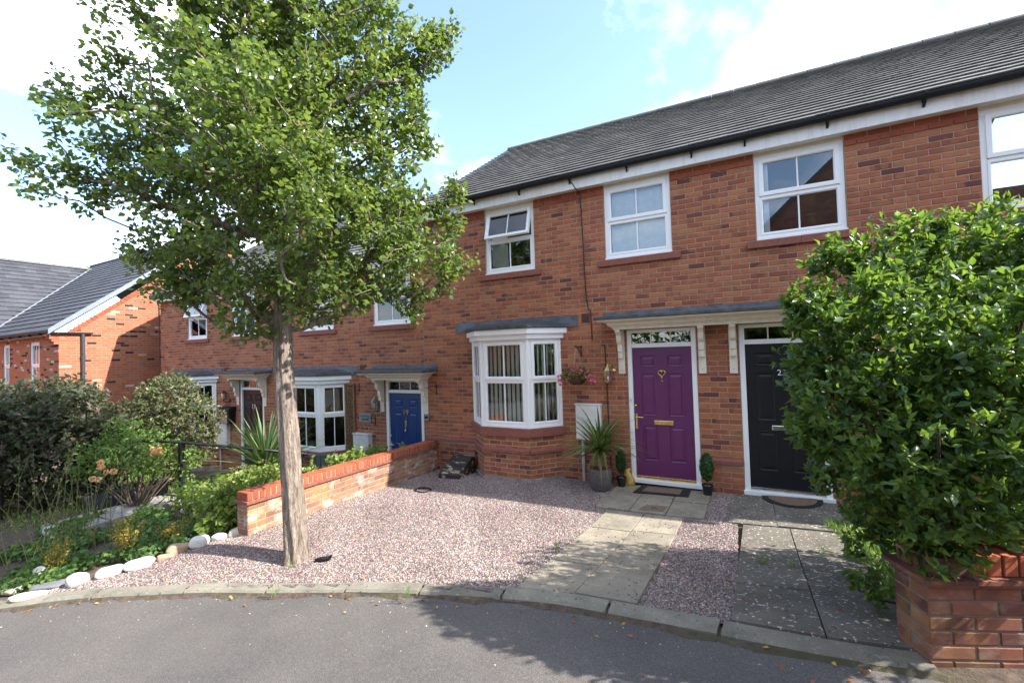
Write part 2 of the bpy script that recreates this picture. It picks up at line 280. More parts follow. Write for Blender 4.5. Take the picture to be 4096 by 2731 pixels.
# ------------------------------------------------------------------ mesh helpers
WL = {}
def tag(o, label=None, cat=None, group=None, kind=None):
    if label: o['label'] = label
    if cat: o['category'] = cat
    if group: o['group'] = group
    if kind: o['kind'] = kind
    return o
def thing(name, label, cat, loc, group=None):
    o = bpy.data.objects.new(name, None); COL.objects.link(o); o.location = loc; o.empty_display_size = .1
    WL[o.name] = Vector(loc); return tag(o, label, cat, group)
def link(name, me, parent=None):
    o = bpy.data.objects.new(name, me); COL.objects.link(o)
    if parent is not None:
        o.parent = parent; o.location = -WL.get(parent.name, Vector((0, 0, 0)))
    return o
class MB:
    def __init__(s): s.v = []; s.f = []
    def add(s, vs, fs):
        k = len(s.v); s.v += [tuple(v) for v in vs]; s.f += [tuple(i+k for i in f) for f in fs]; return s
    def box(s, x0, x1, y0, y1, z0, z1):
        return s.hexa([(x0, y0, z0), (x1, y0, z0), (x1, y1, z0), (x0, y1, z0), (x0, y0, z1), (x1, y0, z1), (x1, y1, z1), (x0, y1, z1)])
    def hexa(s, p): return s.add(p, [(0, 3, 2, 1), (4, 5, 6, 7), (0, 1, 5, 4), (1, 2, 6, 5), (2, 3, 7, 6), (3, 0, 4, 7)])
    def prism(s, poly, z0, z1):                # poly in xy, top/bottom may be lists
        n = len(poly); a = [(*p, z0 if not hasattr(z0, '__len__') else z0[i]) for i, p in enumerate(poly)]; b = [(*p, z1 if not hasattr(z1, '__len__') else z1[i]) for i, p in enumerate(poly)]
        return s.add(a+b, [tuple(range(n))[::-1], tuple(range(n, 2*n))]+[(i, (i+1) % n, (i+1) % n+n, i+n) for i in range(n)])
    def sweepx(s, prof, x0, x1):               # prof (y,z) closed, extruded along x
        n = len(prof); a = [(x0, *p) for p in prof]; b = [(x1, *p) for p in prof]
        return s.add(a+b, [tuple(range(n)), tuple(range(n, 2*n))[::-1]]+[(i, i+n, (i+1) % n+n, (i+1) % n) for i in range(n)])
    def tube(s, pts, rs, n=8, cap=True):
        pts = [Vector(p) for p in pts]
        if not hasattr(rs, '__len__'): rs = [rs]*len(pts)
        k = len(s.v); prev = None
        for i, p in enumerate(pts):
            d = (pts[min(i+1, len(pts)-1)]-pts[max(i-1, 0)]).normalized()
            if prev is None: u = d.orthogonal().normalized()
            else: u = (prev-d*prev.dot(d)); u = u.normalized() if u.length > 1e-6 else d.orthogonal().normalized()
            prev = u; w = d.cross(u)
            for j in range(n):
                a = 2*PI*j/n; s.v.append(tuple(p+(u*math.cos(a)+w*math.sin(a))*rs[i]))
        for i in range(len(pts)-1):
            for j in range(n):
                s.f.append((k+i*n+j, k+i*n+(j+1) % n, k+(i+1)*n+(j+1) % n, k+(i+1)*n+j))
        if cap:
            s.f.append(tuple(range(k, k+n))[::-1]); e = k+(len(pts)-1)*n; s.f.append(tuple(range(e, e+n)))
        return s
    def lathe(s, prof, c, n=24):               # prof (r,z)
        k = len(s.v)
        for r, z in prof:
            for j in range(n):
                a = 2*PI*j/n; s.v.append((c[0]+r*math.cos(a), c[1]+r*math.sin(a), c[2]+z))
        for i in range(len(prof)-1):
            for j in range(n):
                s.f.append((k+i*n+j, k+i*n+(j+1) % n, k+(i+1)*n+(j+1) % n, k+(i+1)*n+j))
        return s
    def xf(s, fn): s.v = [fn(*v) for v in s.v]; return s
    def mesh(s, name, mat, smooth=False, rn=None):
        me = bpy.data.meshes.new(name); me.from_pydata(s.v, [], s.f); me.materials.append(mat)
        if smooth: me.polygons.foreach_set('use_smooth', [True]*len(me.polygons))
        if rn is not None: me.attributes.new('rnd', 'FLOAT', 'POINT').data.foreach_set('value', np.asarray(rn, 'f'))
        me.update(); return me
    def obj(s, name, mat, parent=None, smooth=False, bevel=0, rn=None):
        o = link(name, s.mesh(name, mat, smooth, rn), parent)
        if bevel:
            m = o.modifiers.new('bevel', 'BEVEL'); m.width = bevel; m.segments = 2; m.limit_method = 'ANGLE'
        return o
def npmesh(name, V, F, mat, rn=None, smooth=False):
    """V (n,3), F (m,k) all faces same size"""
    me = bpy.data.meshes.new(name); F = np.asarray(F, np.int32); k = F.shape[1]
    me.vertices.add(len(V)); me.vertices.foreach_set('co', np.asarray(V, 'f').ravel())
    me.loops.add(F.size); me.loops.foreach_set('vertex_index', F.ravel())
    me.polygons.add(len(F)); me.polygons.foreach_set('loop_start', np.arange(0, F.size, k, dtype=np.int32)); me.polygons.foreach_set('loop_total', np.full(len(F), k, np.int32))
    me.materials.append(mat); me.update(calc_edges=True)
    me.polygons.foreach_set('use_smooth', np.full(len(F), bool(smooth)))
    if rn is not None: me.attributes.new('rnd', 'FLOAT', 'POINT').data.foreach_set('value', np.asarray(rn, 'f'))
    return me

# ------------------------------------------------------------------ terrain height
def tps(P):
    P = np.array(P, float); n = len(P); X = P[:, :2]
    K = lambda r2: np.where(r2 > 1e-12, r2*np.log(r2+1e-12), 0)
    A = np.zeros((n+3, n+3)); A[:n, :n] = K(((X[:, None]-X[None])**2).sum(-1))+np.eye(n)*.05; A[:n, n] = 1; A[:n, n+1:] = X; A[n, :n] = 1; A[n+1:, :n] = X.T
    w = np.linalg.solve(A, np.r_[P[:, 2], 0, 0, 0])
    def h(x, y):
        x = np.clip(np.asarray(x, float), -19, 7); y = np.clip(np.asarray(y, float), -10, .6); sh = np.broadcast(x, y).shape
        q = np.stack(np.broadcast_arrays(x, y), -1).reshape(-1, 2); out = np.zeros(len(q))
        for i in range(n): out += w[i]*K(((q-X[i])**2).sum(1))
        return (out+w[n]+q@w[n+1:]).reshape(sh)
    return h
COMMON = [(-5, -5.35, -.22), (-3.6, -4.5, -.13), (-1.65, -3.9, 0), (-6.5, -6.3, -.32), (1.46, -6.78, .42), (0, -6, .25), (-3, -6.5, 0), (-6, -8, -.2), (5, -6, .6), (1.4, -9.5, .45), (-10, -9.5, -.45), (6, -9.5, .65), (-4.5, -4.8, -.16), (-3.9, -3.85, -.06)]
hR = tps(COMMON+[(-3.7, 0, -.20), (-2.9, -.6, -.13), (-1.5, -.6, -.08), (-.9, 0, -.08), (0, 0, -.07), (1.2, 0, -.05), (2.4, 0, -.01), (6, 0, .05), (.3, -1.2, -.05), (.4, -2.4, .03), (.3, -3.5, .155), (-.2, -3.6, .12), (.75, -3.6, .19), (1.4, -3.65, .27), (2.3, -3.85, .395), (4, -4.2, .5), (-3.74, -1.27, -.135), (-3.74, -2.2, -.085), (-3.74, -2.9, -.06), (-3.74, -3.7, -.03), (3, -1.5, .1), (-2.8, -3.7, -.085)])
hL = tps(COMMON+[(-4.0, -3.6, -.09), (-4.1, -2, -.4), (-4.2, -.3, -.82), (-8, 0, -.85), (-14, 0, -.9), (-7.5, -2.7, -.36), (-7, -4, -.32), (-9, -4, -.4), (-12, -4, -.6), (-11, -1.5, -.75), (-16, -2, -.6), (-18, -5, -.7), (-5.3, -4.3, -.22), (-4.6, -3.7, -.17)])
def H(x, y):
    x = np.asarray(x, float); t = np.clip((x+3.93)/.15, 0, 1)
    return hL(x, y)*(1-t)+hR(x, y)*t
KX = np.array([-40, -9, -6.2, -5, -3.62, -2.62, -1.62, -.22, .77, 1.37, 2.2, 2.5, 3.5, 6, 40]); KY = np.array([-27, -8.0, -6.12, -5.35, -4.56, -4.2, -3.93, -3.63, -3.585, -3.66, -3.83, -3.76, -3.35, -2.3, 11])
def yk(x):                                          # inner edge of the kerb
    x = np.asarray(x, float); s = 0
    for d in (-.5, -.25, 0, .25, .5): s = s+np.interp(x+d, KX, KY)
    return s/5
gx = np.unique(np.r_[np.linspace(-400, -40, 10), np.linspace(-40, -19, 10), np.arange(-19, 7.01, .12), np.linspace(8, 40, 9), np.linspace(40, 400, 10)])
gy = np.unique(np.r_[np.linspace(-400, -40, 10), np.linspace(-40, -10.5, 10), np.arange(-10, .61, .12), np.linspace(2, 40, 9), np.linspace(40, 400, 10)])
GX, GY = np.meshgrid(gx, gy)
GZ = H(GX, GY)-.02
# under the road the earth lies lower, below the asphalt sheet
GZ = np.where(GY < yk(GX)-.2, GZ-.12, GZ)
nx, ny = len(gx), len(gy); ii = np.arange(nx*ny).reshape(ny, nx)
Fg = np.stack([ii[:-1, :-1], ii[:-1, 1:], ii[1:, 1:], ii[1:, :-1]], -1).reshape(-1, 4)
tag(link('ground', npmesh('ground', np.stack([GX, GY, GZ], -1).reshape(-1, 3), Fg, M_earth, smooth=True)), kind='structure')
# road sheet
rx = np.unique(np.r_[np.linspace(-60, -10, 14), np.arange(-10, 7, .2), np.linspace(7, 60, 14)]); ts = np.r_[0, .06, .15, .3, .5, .8, 1.2, 1.7, 2.4, 3.2, 4.5, 6, 9, 14, 30]
RX, TT = np.meshgrid(rx, ts); RY = yk(RX)-.105-TT; RZ = H(RX, RY)-.045+.03*np.clip(TT/1.5, 0, 1)
ii = np.arange(RX.size).reshape(RX.shape); Fr = np.stack([ii[:-1, :-1], ii[:-1, 1:], ii[1:, 1:], ii[1:, :-1]], -1).reshape(-1, 4)
tag(link('road', npmesh('road', np.stack([RX, RY, RZ], -1).reshape(-1, 3), Fr, M_road, smooth=True)), kind='structure')
ROADZ = lambda x, y: float(H(x, y)-.045+.03*min(1, max(0, (float(yk(x))-.105-y)/1.5)))
# kerb stones
kerb = tag(MB().box(-.1, .1, -3.75, -3.7, -.3, -.2).obj('kerb', M_kerb), kind='structure')
s = -12.0; first = True
while s < 2.1:
    L = .78*random.uniform(.9, 1.1); L = 2.32-s if 2.32-s < L+.3 else L; n = 5; xs = np.linspace(s+.012, s+L-.012, n); b = MB(); ring = []; dz = random.uniform(-.006, .006)
    for x in xs:
        dy = (yk(x+.05)-yk(x-.05))/.1; nn = np.array([-dy, 1])/math.hypot(dy, 1); p = np.array([x, yk(x)]); q = p-nn*.13
        zt = float(H(p[0], p[1]))+.010+dz
        ring.append([(p[0], p[1], zt-.2), (p[0], p[1], zt), (q[0]+nn[0]*.02, q[1]+nn[1]*.02, zt-.004), (q[0], q[1], zt-.022), (q[0], q[1], zt-.2)])
    vs = [v for r in ring for v in r]; fs = [(i*5+j, i*5+(j+1) % 5, (i+1)*5+(j+1) % 5, (i+1)*5+j) for i in range(n-1) for j in range(5)]+[(0, 4, 3, 2, 1), tuple((n-1)*5+j for j in range(5))]
    b.add(vs, fs).obj('kerb_stone', M_kerb, kerb); s += L
# gravel sheet, slabs
SLABS = []                                            # quads for rejecting stones
BX = np.array([(-3.93, -3.6), (-4.1, -3.75), (-4.17, -3.97), (-4.27, -4.14), (-4.33, -4.44), (-4.48, -4.68), (-4.6, -4.9), (-4.78, -5.13), (-5.0, -5.36)])
def xb(y): return np.interp(-np.asarray(y), -BX[:, 1], BX[:, 0])
def in_gravel(x, y, m=0.):
    ok = (y > yk(x)-m) & (x < 1.44) & (y < 0.02)
    return ok & np.where(y > -3.68, x > -3.76, x > xb(y)-m)
c = .06; ax = np.arange(-5.1, 1.5, c); ay = np.arange(-5.5, .05, c); AX, AY = np.meshgrid(ax, ay); keep = in_gravel(AX+c/2, AY+c/2, .05)
keep[-1, :] = 0; keep[:, -1] = 0
AZ = H(AX, AY)+.004; ii = np.arange(AX.size).reshape(AX.shape); jy, jx = np.nonzero(keep)
Fv = np.stack([ii[jy, jx], ii[jy, jx+1], ii[jy+1, jx+1], ii[jy+1, jx]], -1)
tag(link('gravel_bed', npmesh('gravel_bed', np.stack([AX, AY, AZ], -1).reshape(-1, 3), Fv, M_gravelbase, smooth=True)), kind='structure')
def slab(parent, q, mat, z=.022, th=.06, g=.0075, name='paving_slab'):
    """q: four (x,y) corners ccw"""
    c = np.mean(q, 0); q = [tuple(c+(np.array(p)-c)*(1-g/ max(.05, np.linalg.norm(np.array(p)-c)))) for p in q]
    jz = random.uniform(-.006, .006); zs = [float(H(*p))+z+jz for p in q]
    b = MB(); ch = .006
    top = [tuple(c+(np.array(p)-c)*(1-ch/np.linalg.norm(np.array(p)-c))) for p in q]
    b.add([(*p, zz-th) for p, zz in zip(q, zs)]+[(*p, zz-ch*.7) for p, zz in zip(q, zs)]+[(*p, zz) for p, zz in zip(top, zs)],
          [(0, 1, 5, 4), (1, 2, 6, 5), (2, 3, 7, 6), (3, 0, 4, 7), (4, 5, 9, 8), (5, 6, 10, 9), (6, 7, 11, 10), (7, 4, 8, 11), (8, 9, 10, 11)])
    SLABS.append([np.array(p) for p in q]); return b.obj(name, mat, parent)
path = tag(MB().box(-.1, .9, -3, -.2, -.4, -.3).obj('path', M_slab), kind='structure')
for i in range(3):
    for j in range(2):
        x0 = -.19+.44*i; y1 = -.07-.57*j; sk = -.02*j
        slab(path, [(x0+sk-.02, y1-.57), (x0+.44+sk-.02, y1-.57), (x0+.44+sk, y1), (x0+sk, y1)], M_slab, .03)
rows = [-1.215, -1.85, -2.42, -2.98, -3.58]
for j in range(4):
    for i in range(2):
        xl = lambda y: -.06+.05*(y+1.2) if True else 0
        xr = lambda y: .865+.035*(y+1.2)
        a, b_ = rows[j]-(.05 if i == 0 and 0 < j < 3 else 0), rows[j+1]-(.05 if i == 0 and j < 2 else 0)
        X = lambda y, k: xl(y)+(xr(y)-xl(y))*k/2
        if j == 3: b0, b1 = float(yk(X(b_, i)))+.01, float(yk(X(b_, i+1)))+.01
        else: b0 = b1 = b_
        slab(path, [(X(b0, i), b0), (X(b1, i+1), b1), (X(a, i+1), a), (X(a, i), a)], M_slab)
slab(path, [(.30, -1.17), (.62, -1.15), (.66, -.90), (.37, -.91)], M_cover, .042, name='drain_cover')
bb = MB(); zc = float(H(.49, -1.03))+.044; bb.tube([(.455, -1.04, zc), (.53, -1.035, zc)], .008, 6).obj('lifting_slot', M_dgrey, path)
path2 = tag(MB().box(1.5, 2.4, -3, -.3, -.3, -.25).obj('path_neighbour', M_slabold), kind='structure')
cols = [1.375, 1.86, 2.36, 2.86]
for i in range(3):
    slab(path2, [(cols[i]-.03, -1.24), (cols[i+1]-.02, -1.25), (cols[i+1], -.1), (cols[i], -.1)], M_slabold, .025)
rows = [-1.27, -1.93, -2.52, -3.02, -3.63]
for j in range(4):
    for i in range(2):
        X = lambda y, k: (1.495+.045*(y+1.2), 1.945+.025*(y+1.2), 2.42+.01*(y+1.2))[k]
        a, b_ = rows[j], rows[j+1]
        if i == 1 and j in (0, 2): a, b_ = a, b_-.07
        if i == 1 and j in (1, 3): a = a-.07
        b0, b1 = (float(yk(X(b_, i)))+.01, float(yk(X(b_, i+1)))+.01) if j == 3 else (b_, b_)
        slab(path2, [(X(b0, i), b0), (X(b1, i+1), b1), (X(a, i+1), a), (X(a, i), a)], M_slabold, .022, g=.006)
slab(path2, [(1.66, -1.12), (2.0, -1.12), (1.98, -.88), (1.68, -.88)], M_slabold, .04, name='drain_cover')
# stones
def in_quad(P, q):
    s = np.ones(len(P), bool)
    for i in range(4):
        a, b_ = q[i], q[(i+1) % 4]; s &= ((b_[0]-a[0])*(P[:, 1]-a[1])-(b_[1]-a[1])*(P[:, 0]-a[0])) > 0
    return s
OCT = np.array([(1, 0, 0), (-1, 0, 0), (0, 1, 0), (0, -1, 0), (0, 0, 1), (0, 0, -1), ]); OF = np.array([(0, 2, 4), (2, 1, 4), (1, 3, 4), (3, 0, 4), (2, 0, 5), (1, 2, 5), (3, 1, 5), (0, 3, 5)])
CUB = np.array([(sx_, sy_, sz_) for sx_ in (-1, 1) for sy_ in (-1, 1) for sz_ in (-1, 1)], float)*.62
def randrot(n):
    q = RNG.normal(size=(n, 4)); q /= np.linalg.norm(q, axis=1)[:, None]; w, x, y, z = q.T
    return np.stack([1-2*(y*y+z*z), 2*(x*y-z*w), 2*(x*z+y*w), 2*(x*y+z*w), 1-2*(x*x+z*z), 2*(y*z-x*w), 2*(x*z-y*w), 2*(y*z+x*w), 1-2*(x*x+y*y)], -1).reshape(n, 3, 3)
def stones(name, P, size, mat, lift=.006):
    n = len(P); V = OCT[None]*RNG.uniform(.55, 1.25, (n, 6, 1)); V = V*(size*RNG.uniform(.6, 1.35, n))[:, None, None]; V = V*RNG.uniform(.6, 1.15, (n, 1, 3))
    V = np.einsum('nij,nkj->nki', randrot(n), V); V[:, :, 2] *= .8
    C = np.stack([P[:, 0], P[:, 1], P[:, 2]+lift], -1); V = V+C[:, None]
    F = OF[None]+6*np.arange(n)[:, None, None]
    o = link(name, npmesh(name, V.reshape(-1, 3), F.reshape(-1, 3), mat, np.repeat(np.clip(RNG.uniform(.001, 1, n)+.07*(np.sin(P[:, 0]*2.3+1.7*np.sin(P[:, 1]*1.9))*np.cos(P[:, 1]*2.7+P[:, 0])+.6*np.sin(P[:, 0]*7.1+P[:, 1]*5.3)), .002, 1), 6))); return tag(o, kind='stuff')
n = 250000; P = np.stack([RNG.uniform(-5.1, 1.46, n), RNG.uniform(-5.5, .02, n)], -1); P = P[in_gravel(P[:, 0], P[:, 1])]
m = np.ones(len(P), bool)
for q in SLABS: m &= ~(in_quad(P, q) & (RNG.random(len(P)) > .012))
bayq = [np.array(p) for p in ((-2.86, .1), (-2.42, -.46), (-1.5, -.46), (-1.1, .1))]; m &= ~in_quad(P, bayq)
P = P[m]; on = np.zeros(len(P))
for q in SLABS: on = np.where(in_quad(P, q), .022, on)
tag(stones('gravel', np.c_[P, H(P[:, 0], P[:, 1])+on], .0084, M_gravel), 'pinkish grey loose gravel covering the front yard', 'gravel')
n = 420; P = np.stack([RNG.uniform(-6, 3.2, n), np.zeros(n)], -1); d = RNG.exponential(.35, n); P[:, 1] = yk(P[:, 0])-.12-d
tag(stones('loose_stones', np.c_[P, [ROADZ(*p) for p in P]], .0062, M_gravel, .001), 'loose bits of gravel scattered on the asphalt by the kerb', 'gravel')
P = np.stack([RNG.uniform(-3.7, 2.4, 1100), RNG.uniform(-3.6, -.2, 1100)], -1); m = np.zeros(len(P), bool)
for q in SLABS: m |= in_quad(P, q)
P = P[m]; tag(stones('path_grit', np.c_[P, H(P[:, 0], P[:, 1])+.024], .006, M_gravel, .003), 'small grit and gravel strewn on the paving slabs', 'gravel')
# dirt and moss gathered against the kerb face
dx_ = np.arange(-7, 2.0, .03); V_ = []; 
for x in dx_:
    w_ = .018+.05*max(0, math.sin(x*1.7)+.4*math.sin(x*5.1+1)+.3*math.sin(x*13.))+random.uniform(0, .022); y0_ = float(yk(x))-.118
    for k_ in range(4): yy_ = y0_-w_*k_/3; V_.append((x, yy_, ROADZ(x, yy_)+(.012, .010, .006, .0012)[k_]+random.uniform(0, .003)*(k_ < 3)))
n_ = len(dx_); F_ = [(i*4+j, i*4+j+1, i*4+j+5, i*4+j+4) for i in range(n_-1) for j in range(3)]
tag(link('kerb_dirt', npmesh('kerb_dirt', np.array(V_), np.array(F_), M_earth)), 'dark soil and moss gathered in the gutter along the kerb', 'soil', kind='stuff')
# ------------------------------------------------------------------ brickwork and tiles
BM = {}
def brick_mesh(L, mat, h=.065, dep=.03, ch=.005):
    k = (round(L, 3), mat.name, h)
    if k not in BM:
        a, z = L/2, h/2
        v = [(-a, dep, -z), (a, dep, -z), (a, dep, z), (-a, dep, z), (-a, ch, -z), (a, ch, -z), (a, ch, z), (-a, ch, z), (-a+ch, 0, -z+ch), (a-ch, 0, -z+ch), (a-ch, 0, z-ch), (-a+ch, 0, z-ch)]
        BM[k] = MB().add(v, [(0, 1, 5, 4), (1, 2, 6, 5), (2, 3, 7, 6), (3, 0, 4, 7), (4, 5, 9, 8), (5, 6, 10, 9), (6, 7, 11, 10), (7, 4, 8, 11), (8, 9, 10, 11)]).mesh('brick', mat)
    return BM[k]
def brick_run(out, p0, p1, z0, z1, openings=(), mat=None, phase=0., course=.075, bl=.225, clip=None, proud=0., matf=None, zshift=None, tooth=(0, 0)):
    """outward side lies to the right of p0->p1; openings in (s0,s1,z0,z1)"""
    p0 = np.array(p0, float); p1 = np.array(p1, float); Lw = np.linalg.norm(p1-p0); e = (p1-p0)/Lw; nrm = np.array([e[1], -e[0]])
    k = 0; z = z0
    while z+course*.6 < z1:
        zc = z+course/2; iv = [(tooth[0]*(k % 2), Lw+tooth[1]*(k % 2))]
        if clip: a, b = clip(zc); iv = [(max(0, a), min(Lw, b))]
        for (a, b, c, d) in openings:
            if c < zc < d:
                nv = []
                for (s, t) in iv:
                    if b <= s or a >= t: nv.append((s, t)); continue
                    if a > s: nv.append((s, a))
                    if b < t: nv.append((b, t))
                iv = nv
        for (s, t) in iv:
            if t-s < .03: continue
            g = s-((s-phase-(bl/2 if k % 2 else 0)) % bl); cuts = []
            while g < t: cuts.append(g); g += bl
            cuts.append(t); cuts[0] = s
            if len(cuts) > 2 and cuts[1]-cuts[0] < .06: cuts.pop(1)
            if len(cuts) > 2 and cuts[-1]-cuts[-2] < .06: cuts.pop(-2)
            for a, b in zip(cuts[:-1], cuts[1:]):
                L = b-a-.010
                if L < .02: continue
                c = p0+e*(a+b)/2+nrm*(proud+random.uniform(-.0012, .0012)); m = mat
                if matf:
                    r = matf(zc)
                    if r: m, pr = r; c = c+nrm*pr
                zz = zc+(zshift((a+b)/2) if zshift else 0)
                out.append((c[0], c[1], zz, e[0], e[1], L, m))
        z += course; k += 1
def lay_bricks(parent, bl, n_ind=300, name='brick'):
    """the n_ind that show largest become objects, the rest one stuff part"""
    def score(b):
        p = project((b[0], b[1], b[2]))
        if p is None or not (-.02 < p[0] < 1.02 and -.02 < p[1] < 1.02): return 1e9
        return p[2]/max(.05, b[5]/.2)
    order = sorted(bl, key=score); ind, rest = order[:n_ind], order[n_ind:]
    mat4 = lambda b: Matrix(((b[3], -b[4], 0, b[0]), (b[4], b[3], 0, b[1]), (0, 0, 1, b[2]), (0, 0, 0, 1)))
    # local -y must point outward: e x z
    for b in ind:
        o = bpy.data.objects.new(name, brick_mesh(b[5], b[6])); COL.objects.link(o); o.parent = parent
        o.matrix_basis = Matrix.Translation(-WL.get(parent.name, Vector((0, 0, 0)))) @ mat4(b) @ Matrix.Rotation(random.uniform(-.004, .004), 4, 'Z')
    bym = {}
    for b in rest: bym.setdefault(b[6].name, []).append(b)
    for mn, bs in bym.items():
        V = []; F = []; R = []
        for i, b in enumerate(bs):
            me = brick_mesh(b[5], b[6]); vv = np.array([v.co for v in me.vertices]); M = np.array(mat4(b))
            V.append(vv@M[:3, :3].T+M[:3, 3]); F.append(np.array([tuple(p.vertices) for p in me.polygons])+12*i); R.append(np.full(12, random.uniform(.001, 1)))
        o = link('brickwork', npmesh('brickwork', np.concatenate(V), np.concatenate(F), MATS[mn], np.concatenate(R)), parent); o['kind'] = 'stuff'
TM = {}
def tile_mesh(w, l, mat, th=.019):
    k = (round(w, 3), round(l, 3), mat.name)
    if k not in TM:
        TM[k] = MB().hexa([(-w/2, 0, .008), (w/2, 0, .008), (w/2, l, -.012), (-w/2, l, -.012), (-w/2, 0, .008+th), (w/2, 0, .008+th), (w/2, l, 0), (-w/2, l, 0)]).mesh('roof_tile', mat)
    return TM[k]
def lay_tiles(parent, e0, e1, r0, r1, tw, gauge, mat, n_ind=300, clip=None, n_rows=None, tooth=(0, 0), ph=0.):
    """e0->e1 eave line (left to right), r0->r1 ridge line"""
    e0, e1, r0, r1 = map(Vector, (e0, e1, r0, r1)); W = (e1-e0).length; SL = (r0-e0).length; nr = n_rows or int(round(SL/gauge)); items = []
    nc = int(math.ceil(W/tw))+3
    for j in range(nr):
        for i in range(nc):
            s0 = (i-1-(.5 if j % 2 else 0))*tw+ph; s1 = s0+tw; s0 = max(tooth[0]*tw*(j % 2), s0); s1 = min(W+tooth[1]*tw*(j % 2), s1)
            if s1-s0 < .03: continue
            u = (s0+s1)/2/W; v = j/nr; a = e0.lerp(e1, u); b = r0.lerp(r1, u); p = a.lerp(b, v)
            if clip and not clip(p): continue
            ex = (e1-e0).normalized(); ey = (b-a).normalized(); ez = ex.cross(ey).normalized()
            M = Matrix(((ex.x, ey.x, ez.x, p.x), (ex.y, ey.y, ez.y, p.y), (ex.z, ey.z, ez.z, p.z), (0, 0, 0, 1))) @ Matrix.Rotation(random.uniform(-.004, .004), 4, 'Z') @ Matrix.Translation((0, 0, random.uniform(0, .003)))
            q = project(p); sc = q[2] if q and -.02 < q[0] < 1.02 and -.02 < q[1] < 1.02 else 1e9
            items.append((sc, M, s1-s0-.003, min(SL/nr+.045, SL-j*SL/nr)))
    items.sort(key=lambda t: t[0])
    for sc, M, w, l in items[:n_ind]:
        o = bpy.data.objects.new('roof_tile', tile_mesh(w, l, mat)); COL.objects.link(o); o.parent = parent; o.matrix_basis = Matrix.Translation(-WL.get(parent.name, Vector((0, 0, 0)))) @ M
    V = []; F = []; R = []
    for i, (sc, M, w, l) in enumerate(items[n_ind:]):
        me = tile_mesh(w, l, mat); A = np.array(M); V.append(np.array([v.co for v in me.vertices])@A[:3, :3].T+A[:3, 3]); F.append(np.array([tuple(p.vertices) for p in me.polygons])+8*i); R.append(np.full(8, random.uniform(.001, 1)))
    if V: link('tiling', npmesh('tiling', np.concatenate(V), np.concatenate(F), mat, np.concatenate(R)), parent)['kind'] = 'stuff'
def wall_cells(b, x0, x1, z0, z1, y0, y1, op):
    xs = sorted({x0, x1, *[min(max(v, x0), x1) for o in op for v in o[:2]]}); zs = sorted({z0, z1, *[min(max(v, z0), z1) for o in op for v in o[2:]]})
    for a, c in zip(xs[:-1], xs[1:]):
        run = None
        for d, e in zip(zs[:-1], zs[1:]):
            hole = any(o[0] < (a+c)/2 < o[1] and o[2] < (d+e)/2 < o[3] for o in op)
            if hole:
                if run: b.box(a, c, y0, y1, *run); run = None
            else: run = (run[0] if run else d, e)
        if run: b.box(a, c, y0, y1, *run)
    return b
def text_mesh(txt, size, mat, name, parent, F, font_shear=0, depth=.004, align='CENTER', spacing=1):
    cu = bpy.data.curves.new('t', 'FONT'); cu.body = txt; cu.size = size; cu.extrude = depth; cu.align_x = align; cu.align_y = 'CENTER'; cu.resolution_u = 3; cu.space_line = spacing
    to = bpy.data.objects.new('t', cu); COL.objects.link(to); dg = bpy.context.evaluated_depsgraph_get(); me = bpy.data.meshes.new_from_object(to.evaluated_get(dg))
    bpy.data.objects.remove(to); me.name = name
    for v in me.vertices: v.co = Vector(F(v.co.x, v.co.y, v.co.z))
    me.materials.clear(); me.materials.append(mat); return link(name, me, parent)

# ------------------------------------------------------------------ joinery
def ring(b, F, s0, s1, z0, z1, w, d0, d1, ch=.012):
    """rectangular frame; d0 outer face depth, d1 back"""
    o = [(s0, z0), (s1, z0), (s1, z1), (s0, z1)]; i = [(s0+w, z0+w), (s1-w, z0+w), (s1-w, z1-w), (s0+w, z1-w)]; m = [(s0+w-ch, z0+w-ch), (s1-w+ch, z0+w-ch), (s1-w+ch, z1-w+ch), (s0+w-ch, z1-w+ch)]
    v = [F(s, d1, z) for s, z in o]+[F(s, d0, z) for s, z in o]+[F(s, d0, z) for s, z in m]+[F(s, d0+ch, z) for s, z in i]+[F(s, d1, z) for s, z in i]
    f = []
    for k in range(4):
        n = (k+1) % 4
        for a in range(4): f.append((a*4+k, a*4+n, a*4+4+n, a*4+4+k))
    b.add(v, f); return b
def fbox(b, F, s0, s1, d0, d1, z0, z1):
    return b.hexa([F(s0, d0, z0), F(s1, d0, z0), F(s1, d1, z0), F(s0, d1, z0), F(s0, d0, z1), F(s1, d0, z1), F(s1, d1, z1), F(s0, d1, z1)])
